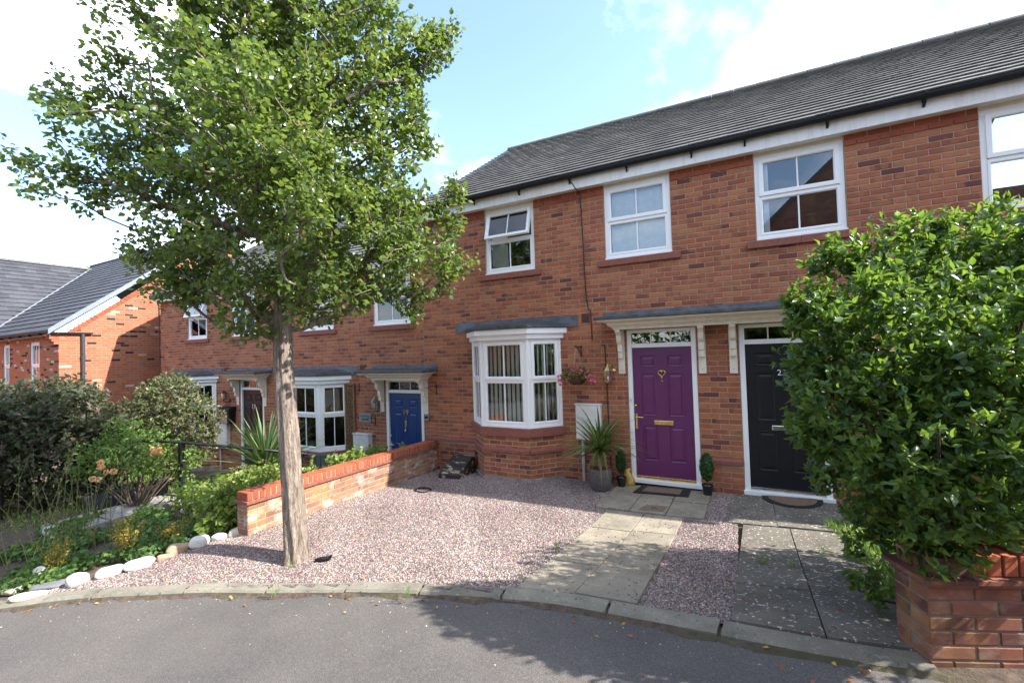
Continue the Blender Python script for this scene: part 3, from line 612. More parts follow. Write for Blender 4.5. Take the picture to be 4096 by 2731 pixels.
def glazed(parent, F, s0, s1, z0, z1, frac=.5, opening=0., bars=True, blind=None, d=.02, fw=.06, sash=True, name='window', bottom_sash=False):
    b = MB(); ring(b, F, s0, s1, z0, z1, fw, d, d+.06); zt = z0+(z1-z0)*frac
    fbox(b, F, s0+fw, s1-fw, d+.004, d+.055, zt-.028, zt+.028)
    win = b.obj(name, M_white, parent)
    def rot(G, zp, dp, a):
        def H2(s, dd, z):
            y, zz = dd-dp, z-zp; return G(s, dp+y*math.cos(a)+zz*math.sin(a), zp-y*math.sin(a)+zz*math.cos(a))
        return H2
    # top sash (top hung)
    G = rot(F, z1-fw, d, opening) if opening else F
    a0, a1, c0, c1 = s0+fw-.012, s1-fw+.012, zt+.012, z1-fw+.012
    sw = .055 if sash else .02
    ring(MB(), G, a0, a1, c0, c1, sw, d-.016, d+.04).obj('sash', M_white, win)
    fbox(MB(), G, a0+sw-.005, a1-sw+.005, d+.018, d+.022, c0+sw-.005, c1-sw+.005).obj('pane', M_glass, win)
    sm = (s0+s1)/2
    if bars: fbox(MB(), G, sm-.009, sm+.009, d+.006, d+.0175, c0+sw, c1-sw).obj('glazing_bar', M_white, win)
    # lower light
    e0, e1 = z0+fw-.012, zt-.016; sw2 = .045 if bottom_sash else .022
    ring(MB(), F, s0+fw-.012, s1-fw+.012, e0, e1, sw2+.012, d-.006, d+.04).obj('sash', M_white, win)
    fbox(MB(), F, s0+fw, s1-fw, d+.026, d+.030, e0+.01, e1-.01).obj('pane', M_glass, win)
    if bars: fbox(MB(), F, sm-.009, sm+.009, d+.012, d+.0255, e0+sw2, e1-sw2).obj('glazing_bar', M_white, win)
    if blind:
        kind, f0, f1, ang = blind; x = s0+fw+.02; x1 = s1-fw-.02; n = int((x1-x)/.078)
        for i in range(n):
            u = (i+.5)/n
            if not f0 <= u <= f1: continue
            c = x+(x1-x)*u; a = ang+random.uniform(-.06, .06); wx, wd = .042*math.cos(a), .042*math.sin(a)
            MB().hexa([F(c-wx, d+.09-wd, z0+.07), F(c+wx, d+.09+wd, z0+.07), F(c+wx, d+.093+wd, z0+.07), F(c-wx, d+.093-wd, z0+.07), F(c-wx, d+.09-wd, z1-.05), F(c+wx, d+.09+wd, z1-.05), F(c+wx, d+.093+wd, z1-.05), F(c-wx, d+.093-wd, z1-.05)]).obj('blind_slat', M_curtain if kind == 'curtain' else M_blind, win)
    return win
def loft(b, rings):
    n = len(rings[0]); k = len(b.v); b.v += [tuple(p) for r in rings for p in r]
    for i in range(len(rings)-1):
        for j in range(n): b.f.append((k+i*n+j, k+i*n+(j+1) % n, k+(i+1)*n+(j+1) % n, k+(i+1)*n+j))
    b.f.append(tuple(range(k, k+n))[::-1]); e = k+(len(rings)-1)*n; b.f.append(tuple(range(e, e+n))); return b

def house(name, label, lx0, lx1, dx, dz, mirror, door_mat, opt):
    wx = (lambda x: 2.55-x) if mirror else (lambda x: x+dx)
    I = lambda a, b: tuple(sorted((wx(a), wx(b))))
    X0, X1 = I(lx0, lx1)
    hs = thing(name, label, 'house', ((X0+X1)/2, 0, -.1+dz)); Zb, Zt = -.35+dz, 4.69+dz
    F = lambda s, d, z: (wx(s), d, z+dz)
    # wall with openings
    wA, wB, dr, by = I(-2.516, -1.527), I(-.285, .725), I(-.004, 1.001), I(-2.83, -1.14)
    op = [(*wA, 3.49+dz, Zt+.1), (*wB, 3.49+dz, Zt+.1), (*dr, Zb-.1, 2.345+dz), (*by, Zb-.1, 2.3+dz)]
    b = MB(); wall_cells(b, X0, X1, Zb, Zt+.1, .006, .24, op)
    wall = b.obj('wall', M_mortar, hs)
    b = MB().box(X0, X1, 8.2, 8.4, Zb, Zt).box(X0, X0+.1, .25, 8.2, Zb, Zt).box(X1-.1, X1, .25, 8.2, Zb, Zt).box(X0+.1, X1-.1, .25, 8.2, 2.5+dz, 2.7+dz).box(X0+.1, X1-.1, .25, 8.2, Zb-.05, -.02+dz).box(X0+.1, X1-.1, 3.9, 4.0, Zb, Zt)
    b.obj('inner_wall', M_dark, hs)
    bl = []; zc0 = -.335+dz
    def matf(z):
        r = z-dz
        if r > 4.615: return M_stringc, 0
        if r > 4.54: return M_stringc, .013
        if .375 < r < .45: return M_brick, -.01
        return None
    ops = [(a-X0-.0, c-X0, d, e) for a, c, d, e in op]
    tooth = opt.get("tooth", (0, 0))
    brick_run(bl, (X0, 0), (X1, 0), zc0, Zt+.02, ops, M_brick, opt.get("phase", .06), matf=matf, tooth=tooth)
    # bay base
    P = [(-2.84, 0), (-2.42, -.42), (-1.535, -.42), (-1.13, 0)]; Wp = sorted([(wx(a), y) for a, y in P], key=lambda p: p[0])
    zsill = .655+dz
    inner = [(Wp[0][0]+.01, .1), (Wp[0][0]+.008, 0.0), (Wp[1][0]+.004, -.42+.008), (Wp[2][0]-.004, -.42+.008), (Wp[3][0]-.008, 0), (Wp[3][0]-.01, .1)]
    base = MB().prism(inner, Zb, zsill-.002).obj('bay_base', M_mortar, hs)
    for a, c in zip(Wp[:-1], Wp[1:]): brick_run(bl, a, c, zc0, zsill+.02, (), M_brick, 0, matf=lambda z: (M_brick, -.004))
    lay_bricks(wall, bl, 300)
    def offs(o, k=.55): return [(Wp[0][0]-o*1.35, 0), (Wp[1][0]-o*k, -.42-o), (Wp[2][0]+o*k, -.42-o), (Wp[3][0]+o*1.35, 0)]
    # plinth string course in stones
    def stone_run(p, q, z0, z1, proj, nm, mat, L=.44):
        p, q = Vector(p), Vector(q); n = max(1, int(round((q-p).length/L)))
        e = (q-p).normalized(); nr = Vector((e.y, -e.x))
        for i in range(n):
            a = p.lerp(q, i/n)+e*.002; c = p.lerp(q, (i+1)/n)-e*.002
            prof = [(-.03, z0), (proj, z0), (proj, z1-.028), (0.004, z1), (-.03, z1)]; v = [(a.x+nr.x*d, a.y+nr.y*d, z) for d, z in prof]+[(c.x+nr.x*d, c.y+nr.y*d, z) for d, z in prof]
            MB().add(v, [(0, 1, 2, 3, 4), (9, 8, 7, 6, 5)]+[(i2, i2+5, (i2+1) % 5+5, (i2+1) % 5) for i2 in range(5)]).obj(nm, mat, hs)
    cuts = sorted([dr, by]); xs = X0
    for a, c in cuts+[(X1, X1)]:
        if a-xs > .05: stone_run((xs, 0), (a, 0), .378+dz, .452+dz, .032, 'string_stone', M_sill)
        xs = c
    o1 = offs(.012)
    for a, c in zip(o1[:-1], o1[1:]): stone_run(a, c, .378+dz, .452+dz, .028, 'string_stone', M_sill)
    # bay sill stones, frame, roof
    si, so_ = offs(-.06), offs(.055)
    for k in range(3):
        q = [so_[k], so_[k+1], si[k+1], si[k]]; MB().prism(q, zsill, zsill+.135).obj('bay_sill', M_sill, hs, bevel=.006)
    zf0, zf1 = zsill+.137, 2.262+dz
    bay = MB().prism(offs(.02), zf0, zf0+.03)
    fr = offs(-.005)
    for k in (0, 1, 2, 3):
        bay.tube([(fr[k][0], fr[k][1]+.02, zf0+.03), (fr[k][0], fr[k][1]+.02, zf1)], .042, 8)
    bay = bay.obj('bay_frame', M_white, hs)
    fo, fi = offs(.03), offs(-.03)
    for k in range(3):
        zz0 = float(H((Wp[k][0]+Wp[k+1][0])/2, -.35)); MB().prism([fo[k], fo[k+1], fi[k+1], fi[k]], zz0-.1, [zz0+.045, zz0+.055, zz0+.05, zz0+.045]).obj('footing', M_concl, hs)
    blinds = opt.get('bayblind', [('blind', 0, 1, 1.15)]*3)
    for k in range(3):
        a, c = Vector(fr[k]), Vector(fr[k+1]); e = (c-a).normalized(); nr = Vector((e.y, -e.x)); L = (c-a).length
        G = lambda s, d, z, a=a, e=e, nr=nr: (a.x+e.x*s-nr.x*(d-.02), a.y+e.y*s-nr.y*(d-.02), z)
        ends = (.03, L-.03) if k == 1 else ((-.01, L-.03) if k == 0 else (.03, L+.01))
        glazed(hs, G, ends[0], ends[1], zf0+.03, zf1, .525, bars=True, blind=blinds[k], d=.012, fw=.05, name='bay_window')
    b = MB(); loft(b, [[(*p, z+dz) for p in offs(o)] for o, z in ((-.25, 2.262), (.055, 2.262), (.06, 2.27), (.06, 2.335), (.068, 2.342), (.10, 2.345), (.105, 2.352), (.105, 2.435), (.1, 2.437))])
    b.obj('bay_fascia', M_white, hs)
    b = MB(); loft(b, [[(*p, z+dz) for p in offs(o)] for o, z in ((.09, 2.437), (.13, 2.44), (.135, 2.447), (.135, 2.485), (.125, 2.492))]); b.obj('bay_lead_edge', M_leadd, hs)
    t0, t1 = offs(.128), offs(-.05); top = [(t0[i], 2.4925) for i in range(4)]; rl = ((t1[0][0]+.25, -.02), (t1[3][0]-.25, -.02))
    v = [(t0[0][0], t0[0][1], 2.492+dz), (t0[1][0], t0[1][1], 2.492+dz), (t0[2][0], t0[2][1], 2.492+dz), (t0[3][0], t0[3][1], 2.492+dz), (rl[0][0], -.01, 2.575+dz), (rl[1][0], -.01, 2.575+dz), (t0[0][0], -.008, 2.492+dz), (t0[3][0], -.008, 2.492+dz)]
    MB().add(v, [(6, 1, 4), (1, 2, 5, 4), (2, 7, 5)]).obj('bay_lead_roof', M_leadd, hs)
    fx = (Wp[0][0]-.37, Wp[3][0]+.34); bm = MB().box(fx[0], (fx[0]+fx[1])/2+.02, -.012, -.002, 2.45+dz, 2.632+dz).box((fx[0]+fx[1])/2, fx[1], -.017, -.004, 2.45+dz, 2.632+dz); bm.obj('lead_flashing', M_lead, hs)
    # upstairs windows with stone sills
    oa = opt.get('open', {})
    for key, (a, c) in (('A', (-2.511, -1.532)), ('B', (-.28, .72))):
        bld = opt.get('blind'+key, ('curtain', 0, 1, .15))
        Fw = F
        w = glazed(hs, Fw, a, c, 3.50, 4.648, .505, opening=oa.get(key, 0), blind=bld, d=.025, fw=.064)
        fbox(MB(), F, a-.005, c+.005, .03, .08, 4.649, 4.691).obj('head_board', M_cream, w)
        b = MB(); fbox(b, F, a-.005, c+.005, -.012, .06, 3.478, 3.502).obj('window_sill', M_white, w)
        for u in range(2):
            s0, s1 = a-.125+(c-a+.25)*u/2, a-.125+(c-a+.25)*(u+1)/2; fbox(MB(), F, s0+.001, s1-.001, -.045, .1, 3.375, 3.474).obj('stone_sill', M_sill, hs, bevel=.005)
    # door
    b = MB(); fw = .068
    fbox(b, F, 0, fw, .012, .09, 0, 2.34); fbox(b, F, .997-fw, .997, .012, .09, 0, 2.34); fbox(b, F, fw, .997-fw, .014, .09, 2.29, 2.339); fbox(b, F, fw, .997-fw, .014, .09, 2.06, 2.125); fbox(b, F, -.02, 1.015, -.035, .09, -.012, .042)
    dfr = b.obj('door_frame', M_white, hs, bevel=.004)
    fbox(MB(), F, fw, .997-fw, .05, .055, 2.12, 2.295).obj('pane', M_glass, dfr)
    for u in (1/3, 2/3): fbox(MB(), F, fw+(.997-2*fw)*u-.008, fw+(.997-2*fw)*u+.008, .04, .049, 2.12, 2.295).obj('glazing_bar', M_cream, dfr)
    b = MB(); fbox(b, F, fw+.003, .997-fw-.003, .05, .092, .072, 2.058); leaf = b.obj('door', door_mat, hs)
    for (s0, s1) in ((.20, .405), (.595, .80)):
        for (z0, z1) in ((1.765, 1.925), (1.015, 1.65), (.33, .85)):
            b = MB(); A = lambda i, d: [(s0+i, d, z0+i), (s1-i, d, z0+i), (s1-i, d, z1-i), (s0+i, d, z1-i)]
            R = [A(-.012, .05), A(-.004, .042), A(.010, .0485), A(.016, .0495), A(.045, .041)]
            v = [F(*p) for r in R for p in r]; f = [(i*4+j, i*4+(j+1) % 4, i*4+4+(j+1) % 4, i*4+4+j) for i in range(4) for j in range(4)]+[(16, 17, 18, 19)]
            b.add(v, f).obj('door_panel', door_mat, leaf)
    metal = opt['metal']
    fbox(MB(), F, fw, .997-fw, .028, .06, .042, .088).obj('threshold', opt.get('thresh', metal), leaf, bevel=.004)
    b = MB(); fbox(b, F, .36, .645, .034, .05, .875, .945); b.obj('letter_plate', metal, leaf, bevel=.012)
    b = MB(); fbox(b, F, .085, .115, .042, .05, .80, 1.04); b.tube([F(.1, .045, .99), F(.1, .0, .99), F(.115, -.004, .99), F(.21, -.004, .985)], .008, 8); b.tube([F(.1, .044, .86), F(.1, .036, .86)], .011, 10); b.obj('door_handle', metal, leaf)
    b = MB(); b.tube([F(.095, .05, 1.16), F(.095, .035, 1.16), F(.095, .03, 1.16)], [.018, .018, .008], 12); b.obj('lock_cylinder', metal, leaf)
    b = MB(); b.tube([F(.5, .05, 1.545), F(.5, .042, 1.545)], .012, 12); b.obj('spyhole', metal, leaf)
    if opt.get('heart'):
        pts = []
        for i in range(33):
            t = 2*PI*i/32; pts.append(F(.5+.052*(math.sin(t)**3), .032, 1.66+.055*(13*math.cos(t)-5*math.cos(2*t)-2*math.cos(3*t)-math.cos(4*t))/16))
        b = MB().tube(pts, .0085, 8, cap=False); b.tube([F(.5, .05, 1.70), F(.5, .03, 1.70)], .014, 8); b.tube([F(.5, .05, 1.595), F(.5, .025, 1.595)], .013, 8); b.obj('door_knocker', metal, leaf, smooth=True)
        b = MB(); fbox(b, F, .018, .048, -.002, .013, 1.215, 1.285); b.obj('doorbell', M_boxwhite, dfr, bevel=.003); MB().tube([F(.033, 0, 1.25), F(.033, -.006, 1.25)], .007, 10).obj('bell_button', M_ceramic, dfr)
    if opt.get('number'):
        tx, sz, zn, nm = opt['number']; c = wx(.5)
        text_mesh(tx, sz, nm, 'house_number', leaf, lambda x, y, z: (c+x, .044-z, zn+dz+y))
    if opt.get('knock'):
        b = MB(); fbox(b, F, .475, .525, .03, .05, 1.36, 1.50); b.obj('door_knocker', M_ceramic, leaf, bevel=.01); MB().tube([F(.5, .03, 1.34), F(.5, .02, 1.28)], [.012, .02], 10).obj('knocker_drop', M_ceramic, leaf)
    # canopy: stepped cornice, lead roof, brackets
    xa, xb_ = -.15, (1.275 if opt.get('shared') else 1.15); p0 = .25
    def rg(o, z):
        r = xb_+(0 if opt.get('shared') else o); l = xa-o; y = -(p0+o)
        return [F(l, -.002, z), F(l, y, z), F(r, y, z), F(r, -.002, z)]
    b = MB(); loft(b, [rg(o, z) for o, z in ((0, 2.347), (0, 2.372), (.018, 2.376), (.022, 2.388), (.045, 2.396), (.065, 2.41), (.075, 2.435), (.10, 2.452), (.15, 2.462), (.19, 2.468), (.195, 2.474), (.195, 2.493))]); b.obj('canopy_cornice', M_cream, hs)
    b = MB(); loft(b, [rg(o, z) for o, z in ((.19, 2.493), (.225, 2.495), (.235, 2.50), (.235, 2.535), (.225, 2.545))]+[[F(xa-.2, -.002, 2.575), F(xa-.2, -.05, 2.575), F(xb_+(0 if opt.get('shared') else .2), -.05, 2.575), F(xb_+(0 if opt.get('shared') else .2), -.002, 2.575)]]); b.obj('canopy_lead_roof', M_leadd, hs)
    b = MB(); e = xb_+(0 if opt.get('shared') else .22); fbox(b, F, xa-.2, (xa+e)/2+.01, -.012, -.002, 2.55, 2.632); fbox(b, F, (xa+e)/2, e, -.016, -.004, 2.55, 2.632); b.obj('lead_flashing', M_lead, hs)
    for s in np.arange(xa-.15, e, .29):
        MB().tube([F(s, -(p0+.235), 2.517), F(s, -(p0+.24), 2.517)], .006, 6).obj('lead_nail', M_lead, hs)
    prof = [(0, 2.345), (.235, 2.345), (.235, 2.315), (.222, 2.30), (.19, 2.285), (.165, 2.25), (.16, 2.205), (.15, 2.165), (.125, 2.135), (.095, 2.125), (.09, 2.115), (.09, 2.01), (.066, 2.0), (.062, 1.905), (.028, 1.895), (0, 1.895)]
    for c in (-.085, 1.075):
        n = len(prof); h = .036; v = [F(c-h, -p-.018, z) for p, z in prof]+[F(c+h, -p-.018, z) for p, z in prof]
        b = MB().add(v, [tuple(range(n)), tuple(range(n, 2*n))[::-1]]+[(i, i+n, (i+1) % n+n, (i+1) % n) for i in range(n)]); fbox(b, F, c-.05, c+.05, -.018, -.001, 1.66, 2.347); br = b.obj('canopy_bracket', M_cream, hs)
        MB().tube([F(c, -.018, 1.72), F(c, -.021, 1.72)], .008, 8).obj('screw_cap', M_concl, br)
    # air brick
    b = MB(); fbox(b, F, -.72, -.585, -.006, .02, 2.50, 2.645)
    for k in range(6): fbox(b, F, -.71, -.595, -.012, .0, 2.512+k*.022, 2.522+k*.022)
    b.obj('air_brick', M_vent, hs)
    # eaves
    ez = lambda x: 4.655+dz
    hs_f = MB().box(X0, X1, -.14, -.118, 4.678+dz, 4.86+dz).box(X0, X1, -.118, .1, 4.692+dz, 4.71+dz); hs_f.obj('fascia', M_fascia, hs)
    prof = [(-.205+.055*math.cos(a), 4.882+dz+.05*math.sin(a)) for a in np.linspace(PI, 2*PI, 9)]+[(-.15, 4.892+dz), (-.156, 4.882+dz), (-.205, 4.84+dz), (-.254, 4.882+dz), (-.26, 4.892+dz)]
    MB().sweepx(prof[::-1], X0-(.0 if not opt.get('endl') else .03), X1).obj('gutter', M_black, hs, smooth=False)
    x = X0+.45
    while x < X1:
        MB().sweepx([(-.142, 4.765+dz), (-.16, 4.765+dz), (-.265, 4.875+dz), (-.264, 4.90+dz), (-.142, 4.86+dz)], x-.012, x+.012).obj('gutter_bracket', M_black, hs); x += .92
    # roof
    rz = opt['ridge']; y_e, z_e, y_r = -.225, 4.905+dz, 4.2
    xr0, xr1 = X0-(.07 if opt.get('endl') else 0), X1
    e0, e1, r0, r1 = (xr0, y_e, z_e), (xr1, y_e, z_e), (xr0, y_r, rz(xr0)), (xr1, y_r, rz(xr1))
    def sl(y0, z0, y1, zf, th=.12):
        q = [(xr0, y0, z0), (xr1, y0, z0), (xr1, y1, zf(xr1)), (xr0, y1, zf(xr0))]; return MB().hexa([(a, b2, c-th-.03) for a, b2, c in q]+[(a, b2, c-.052) for a, b2, c in q])
    roof = sl(-.09, z_e+.135*(rz((xr0+xr1)/2)-z_e)/(y_r-y_e), y_r, rz).obj('roof', M_leadd, hs)
    sl(8.7, z_e, y_r+.002, rz).obj('rear_roof', M_tile, hs)
    tt = opt.get('tooth', (0, 0)); tph = ((xr1-xr0) % .2512) if tt[1] else 0.
    lay_tiles(roof, e0, e1, r0, r1, .2512, .225, M_tile, 300, tooth=(.5 if tt[0] else 0, .5 if tt[1] else 0), ph=tph)
    x = xr0
    while x < xr1-.05:
        x2 = min(xr1, x+.46); z0, z1 = rz(x), rz(x2); v = []
        for (xx, zz, rr) in ((x, z0, .125), (x2-.008, z1, .12)):
            for a in np.linspace(-.15, PI+.15, 9): v.append((xx, y_r+rr*math.cos(a), zz-.055+rr*.85*math.sin(a)))
        MB().add(v, [(i, i+1, i+10, i+9) for i in range(8)]+[tuple(range(9)), tuple(range(17, 8, -1))]).obj('ridge_tile', M_ridge, roof); x += .46
    return hs
rzR = lambda x: 7.93-.016*(x+4); rzL = lambda x: 7.09
bb_ = [('blind', 0, 1, 1.0), ('blind', 0, 1, -.5), ('blind', 0, 1, .85)]
house('terraced_house', 'brick house with purple front door and bay window', -4.0, 1.275, 0, 0, False, M_purple,
      dict(metal=M_brass, heart=True, shared=True, ridge=rzR, endl=True, tooth=(0, .1125), phase=5.275 % .225, open={'A': .28}, blindA=('curtain', 0, .42, .15), blindB=('curtain', 0, 1, .12), bayblind=bb_))
house('terraced_house', 'brick house with black door 23 behind the big laurel bush', -4.0, 1.275, 0, 0, True, M_doorblack,
      dict(metal=M_chrome, shared=True, ridge=rzR, blindA=None, blindB=('curtain', .86, 1, .1), number=('23', .11, 1.66, M_numwhite), tooth=(.1125, 0), phase=0))
house('terraced_house', 'brick house with blue front door numbered 19', -4.0, 1.045, -5.05, -.78, False, M_blue,
      dict(tooth=(.1125, 0), metal=M_chrome, thresh=M_white, ridge=rzL, number=('19', .16, 1.66, M_brass), knock=True, bayblind=[None]*3, blindA=None, blindB=None, phase=0))
house('terraced_house', 'end brick house with black door numbered 17, farthest left of the terrace', -4.06, 1.11, -10.16, -.78, False, M_doorblack,
      dict(metal=M_chrome, ridge=rzL, endl=True, open={'A': .32, 'B': .12}, number=('17', .16, 1.62, M_numwhite), bayblind=[None]*3, blindA=('curtain', 0, 1, .1), blindB=('curtain', 0, 1, .1), tooth=(0, .1125), phase=5.17 % .225))
# ------------------------------------------------------------------ garden wall and pier wall
gw = thing('garden_wall', 'low weathered brick garden wall with orange soldier coping beside the gravel', 'wall', (-3.85, -1.84, -.3))
SLP = -.0284; zt0 = .338
def zw(y): return (y+3.68)*SLP
core = MB().hexa([(-3.951, -3.676, -1.05), (-3.746, -3.676, -1.05), (-3.746, .0, -1.05), (-3.951, .0, -1.05), (-3.951, -3.676, zt0), (-3.746, -3.676, zt0), (-3.746, .0, zt0+zw(0)), (-3.951, .0, zt0+zw(0))]).obj('wall_core', M_mortarw, gw)
bl = []; sh = lambda s: s*SLP
brick_run(bl, (-3.74, -3.68), (-3.74, 0), zt0-7*.075, zt0, (), M_brickwall, 0, zshift=sh)
brick_run(bl, (-3.955, -3.68), (-3.74, -3.68), zt0-7*.075, zt0, (), M_brickwall, 0)
brick_run(bl, (-3.955, 0), (-3.955, -3.68), zt0-14*.075, zt0, (), M_brickwall, 0, zshift=lambda s: (3.68-s)*SLP)
lay_bricks(core, bl, 280)
n = 15
for k in range(n):
    y0, y1 = -3.70+k*3.70/n, -3.70+(k+1)*3.70/n-.004
    for j, (o, a, c) in enumerate(((.028, .002, .019), (.018, .021, .036))):
        MB().hexa([(-3.955-o, y0, zt0+a+zw(y0)), (-3.74+o, y0, zt0+a+zw(y0)), (-3.74+o, y1, zt0+a+zw(y1)), (-3.955-o, y1, zt0+a+zw(y1)), (-3.955-o, y0, zt0+c+zw(y0)), (-3.74+o, y0, zt0+c+zw(y0)), (-3.74+o, y1, zt0+c+zw(y1)), (-3.955-o, y1, zt0+c+zw(y1))]).obj('creasing_tile', M_sill, gw)
MB().hexa([(-3.948, -3.674, zt0+.036), (-3.747, -3.674, zt0+.036), (-3.747, 0, zt0+.036+zw(0)), (-3.948, 0, zt0+.036+zw(0)), (-3.948, -3.674, zt0+.128), (-3.747, -3.674, zt0+.128), (-3.747, 0, zt0+.128+zw(0)), (-3.948, 0, zt0+.128+zw(0))]).obj('coping_bed', M_mortarw, gw)
y = -3.68; me = MB().box(-.1075, .1075, -.0325, .0325, 0, .0985).mesh('coping_brick', M_cope)
while y < -.05:
    o = bpy.data.objects.new('coping_brick', me); COL.objects.link(o); o.parent = gw; o.location = Vector((-3.8475+random.uniform(-.003, .003), y+.0325, zt0+.0375+zw(y)+random.uniform(-.002, .002)))-WL[gw.name]; o.rotation_euler = (random.uniform(-.02, .02), 0, random.uniform(-.012, .012))
    m = o.modifiers.new('bevel', 'BEVEL'); m.width = .005; m.segments = 1; y += .0755
pw = thing('pier_wall', 'weathered brick boundary wall with tile creasing under the laurel bush', 'wall', (2.6, -3.5, .4))
c0 = np.array([2.305, -3.83]); e_ = np.array([.922, .387]); ni = np.array([-.387, .922]); LW = 1.9
def PF(s, d, z): p = c0+e_*s+ni*d; return (p[0], p[1], z)
core = MB(); fbox(core, PF, .006, LW, .006, .209, .1, .784); core = core.obj('wall_core', M_mortarp, pw)
bl = []
brick_run(bl, c0, c0+e_*LW, .784-7*.075, .784, (), M_brickpier, 0); brick_run(bl, c0+ni*.215, c0, .784-7*.075, .784, (), M_brickpier, .1)
lay_bricks(core, bl, 200)
for k in range(8):
    for j, (o, a, c) in enumerate(((.02, .787, .808), (.04, .811, .832))):
        b = MB(); fbox(b, PF, max(-o, k*.24-.03*j), k*.24+.236-.03*j, -o, .215+o, a, c); b.obj('creasing_tile', M_brickpier, pw)
b = MB(); fbox(b, PF, .02, LW, .003, .212, .833, .925); b.obj('coping_bed', M_brickpier, pw)
for k in range(24):
    if k < 2: continue
    b = MB(); s = .07+k*.0755; fbox(b, PF, s, s+.066, -.002+random.uniform(-.003, .003), .217, .836, .942); b.obj('coping_brick', M_cope, pw, bevel=.005)

# ------------------------------------------------------------------ far left house
fh = thing('detached_house', 'orange brick gabled house with dark slate roof at far left', 'house', (-18.5, 0, -.6))
GXP = -15.62; yF, yRr, yB = -1.85, 2.6, 7.0; zE, zR = 2.98, 7.0
op = [(-17.80, -17.06, 1.2, 2.80), (-20.2, -19.6, 1.2, 2.80)]
wall = wall_cells(MB(), -21.8, GXP-.006, -1, zE, yF+.006, yF+.2, op)
gz = lambda y: zE+(min(y-yF, 2*(yRr)-yF-y))*math.tan(rad(40))
wall.add([(GXP-.2, yF+.2, -1), (GXP-.006, yF+.2, -1), (GXP-.006, yB, -1), (GXP-.2, yB, -1), (GXP-.2, yF+.2, zE), (GXP-.006, yF+.2, zE), (GXP-.006, yB, zE), (GXP-.2, yB, zE), (GXP-.2, yRr, gz(yRr)), (GXP-.006, yRr, gz(yRr))], [(0, 3, 2, 1), (1, 2, 6, 9, 5), (3, 0, 4, 8, 7), (0, 1, 5, 4), (2, 3, 7, 6), (5, 9, 8, 4), (6, 7, 8, 9)])
wall = wall.obj('wall', M_mortarf, fh)
bl = []
brick_run(bl, (GXP, yF), (GXP, yB), .5, gz(yRr)-.1, (), M_brickfar, .04, clip=lambda z: (0, 9) if z < zE else ((z-zE)/math.tan(rad(40))+.1, 2*(yRr-yF)-(z-zE)/math.tan(rad(40))-.1))
brick_run(bl, (-21.8, yF), (GXP, yF), .5, zE-.02, [(a+21.8, c+21.8, d, e) for a, c, d, e in op], M_brickfar, .0)
lay_bricks(wall, bl, 300)
MB().box(GXP-.1, GXP+.03, yF-.03, yB, -1, .50).obj('plinth', M_concl, fh)
for i in range(4): MB().box(GXP-.25, GXP+.0, yF-.05-.045*(i+1), yF+.0, zE-.075*(4-i)-.0, zE-.075*(3-i)-.008).obj('corbel_brick', M_brickfar, fh)
for (a, c, d, e) in op:
    w = glazed(fh, lambda s, dd, z: (s, yF+dd, z), a, c, d, e, .55, bars=True, blind=('curtain', .3, 1, .1), d=.03, name='window')
    b = MB().box(a-.05, c+.05, yF-.03, yF+.08, d-.08, d-.005); b.obj('stone_sill', M_sill, fh)
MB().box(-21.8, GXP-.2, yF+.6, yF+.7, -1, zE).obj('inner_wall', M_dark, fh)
MB().box(-21.6, GXP+.02, yF-.19, yF-.17, zE-.06, zE+.06).box(-21.6, GXP+.02, yF-.17, yF, zE-.0, zE+.02).obj('fascia', M_fascia, fh)
MB().tube([(-21.6, yF-.23, zE+.06), (GXP+.05, yF-.23, zE+.06)], .055, 8).obj('gutter', M_black, fh)
MB().box(GXP+.0, GXP+.08, yF-.2, yF+.72, zE+.0, zE+.045).obj('gutter_return', M_black, fh)
for k in range(6): MB().box(-16.1-k*.8, -16.06-k*.8, yF-.29, yF-.17, zE-.03, zE+.02).obj('gutter_bracket', M_black, fh)
b = MB().tube([(GXP+.06, yF+.5, zE), (GXP+.06, yF+.5, -.6)], .042, 10)
for z in (2.3, .9): b.tube([(GXP+.06, yF+.5, z+.05), (GXP+.06, yF+.5, z-.05)], .05, 10)
b.obj('downpipe', M_downpipe, fh)
t40 = math.tan(rad(40)); eY, eZ = yF-.22, zE+.08; rZ = eZ+(yRr-eY)*t40
q = [(-28, eY, eZ), (GXP+.06, eY, eZ), (GXP+.06, yRr, rZ), (-28, yRr, rZ)]
roof = MB().hexa([(a, b_, c-.13) for a, b_, c in q]+[(a, b_, c-.02) for a, b_, c in q]).obj('roof', M_slatetile, fh)
vx = lambda p: p.x > -21.9-(p.y-eY)*1.0-.15
lay_tiles(roof, (-28, eY, eZ), (GXP+.06, eY, eZ), (-28, yRr, rZ), (GXP+.06, yRr, rZ), .33, .29, M_slatetile, 300, clip=vx)
q = [(-28, yB+.3, eZ), (GXP+.06, yB+.3, eZ), (GXP+.06, yRr, rZ), (-28, yRr, rZ)]; MB().hexa([(a, b_, c-.13) for a, b_, c in q]+[(a, b_, c) for a, b_, c in q]).obj('rear_roof', M_slatetile, fh)
for k in range(26):
    x = GXP+.06-(k+1)*.45; b = MB(); v = [(xx, yRr+.12*math.cos(a), rZ-.04+.1*math.sin(a)) for xx in (x, x+.442) for a in np.linspace(0, PI, 7)]; b.add(v, [(i, i+1, i+8, i+7) for i in range(6)]).obj('ridge_tile', M_ridge, roof)
vb = MB()
for (y0, y1) in ((eY-.02, yRr),): vb.hexa([(GXP+.035, y0, eZ-.10), (GXP+.12, y0, eZ-.10), (GXP+.12, y1, rZ-.10), (GXP+.035, y1, rZ-.10), (GXP+.035, y0, eZ+.045), (GXP+.12, y0, eZ+.045), (GXP+.12, y1, rZ+.045), (GXP+.035, y1, rZ+.045)])
vb.obj('verge_cap', M_verge, fh)
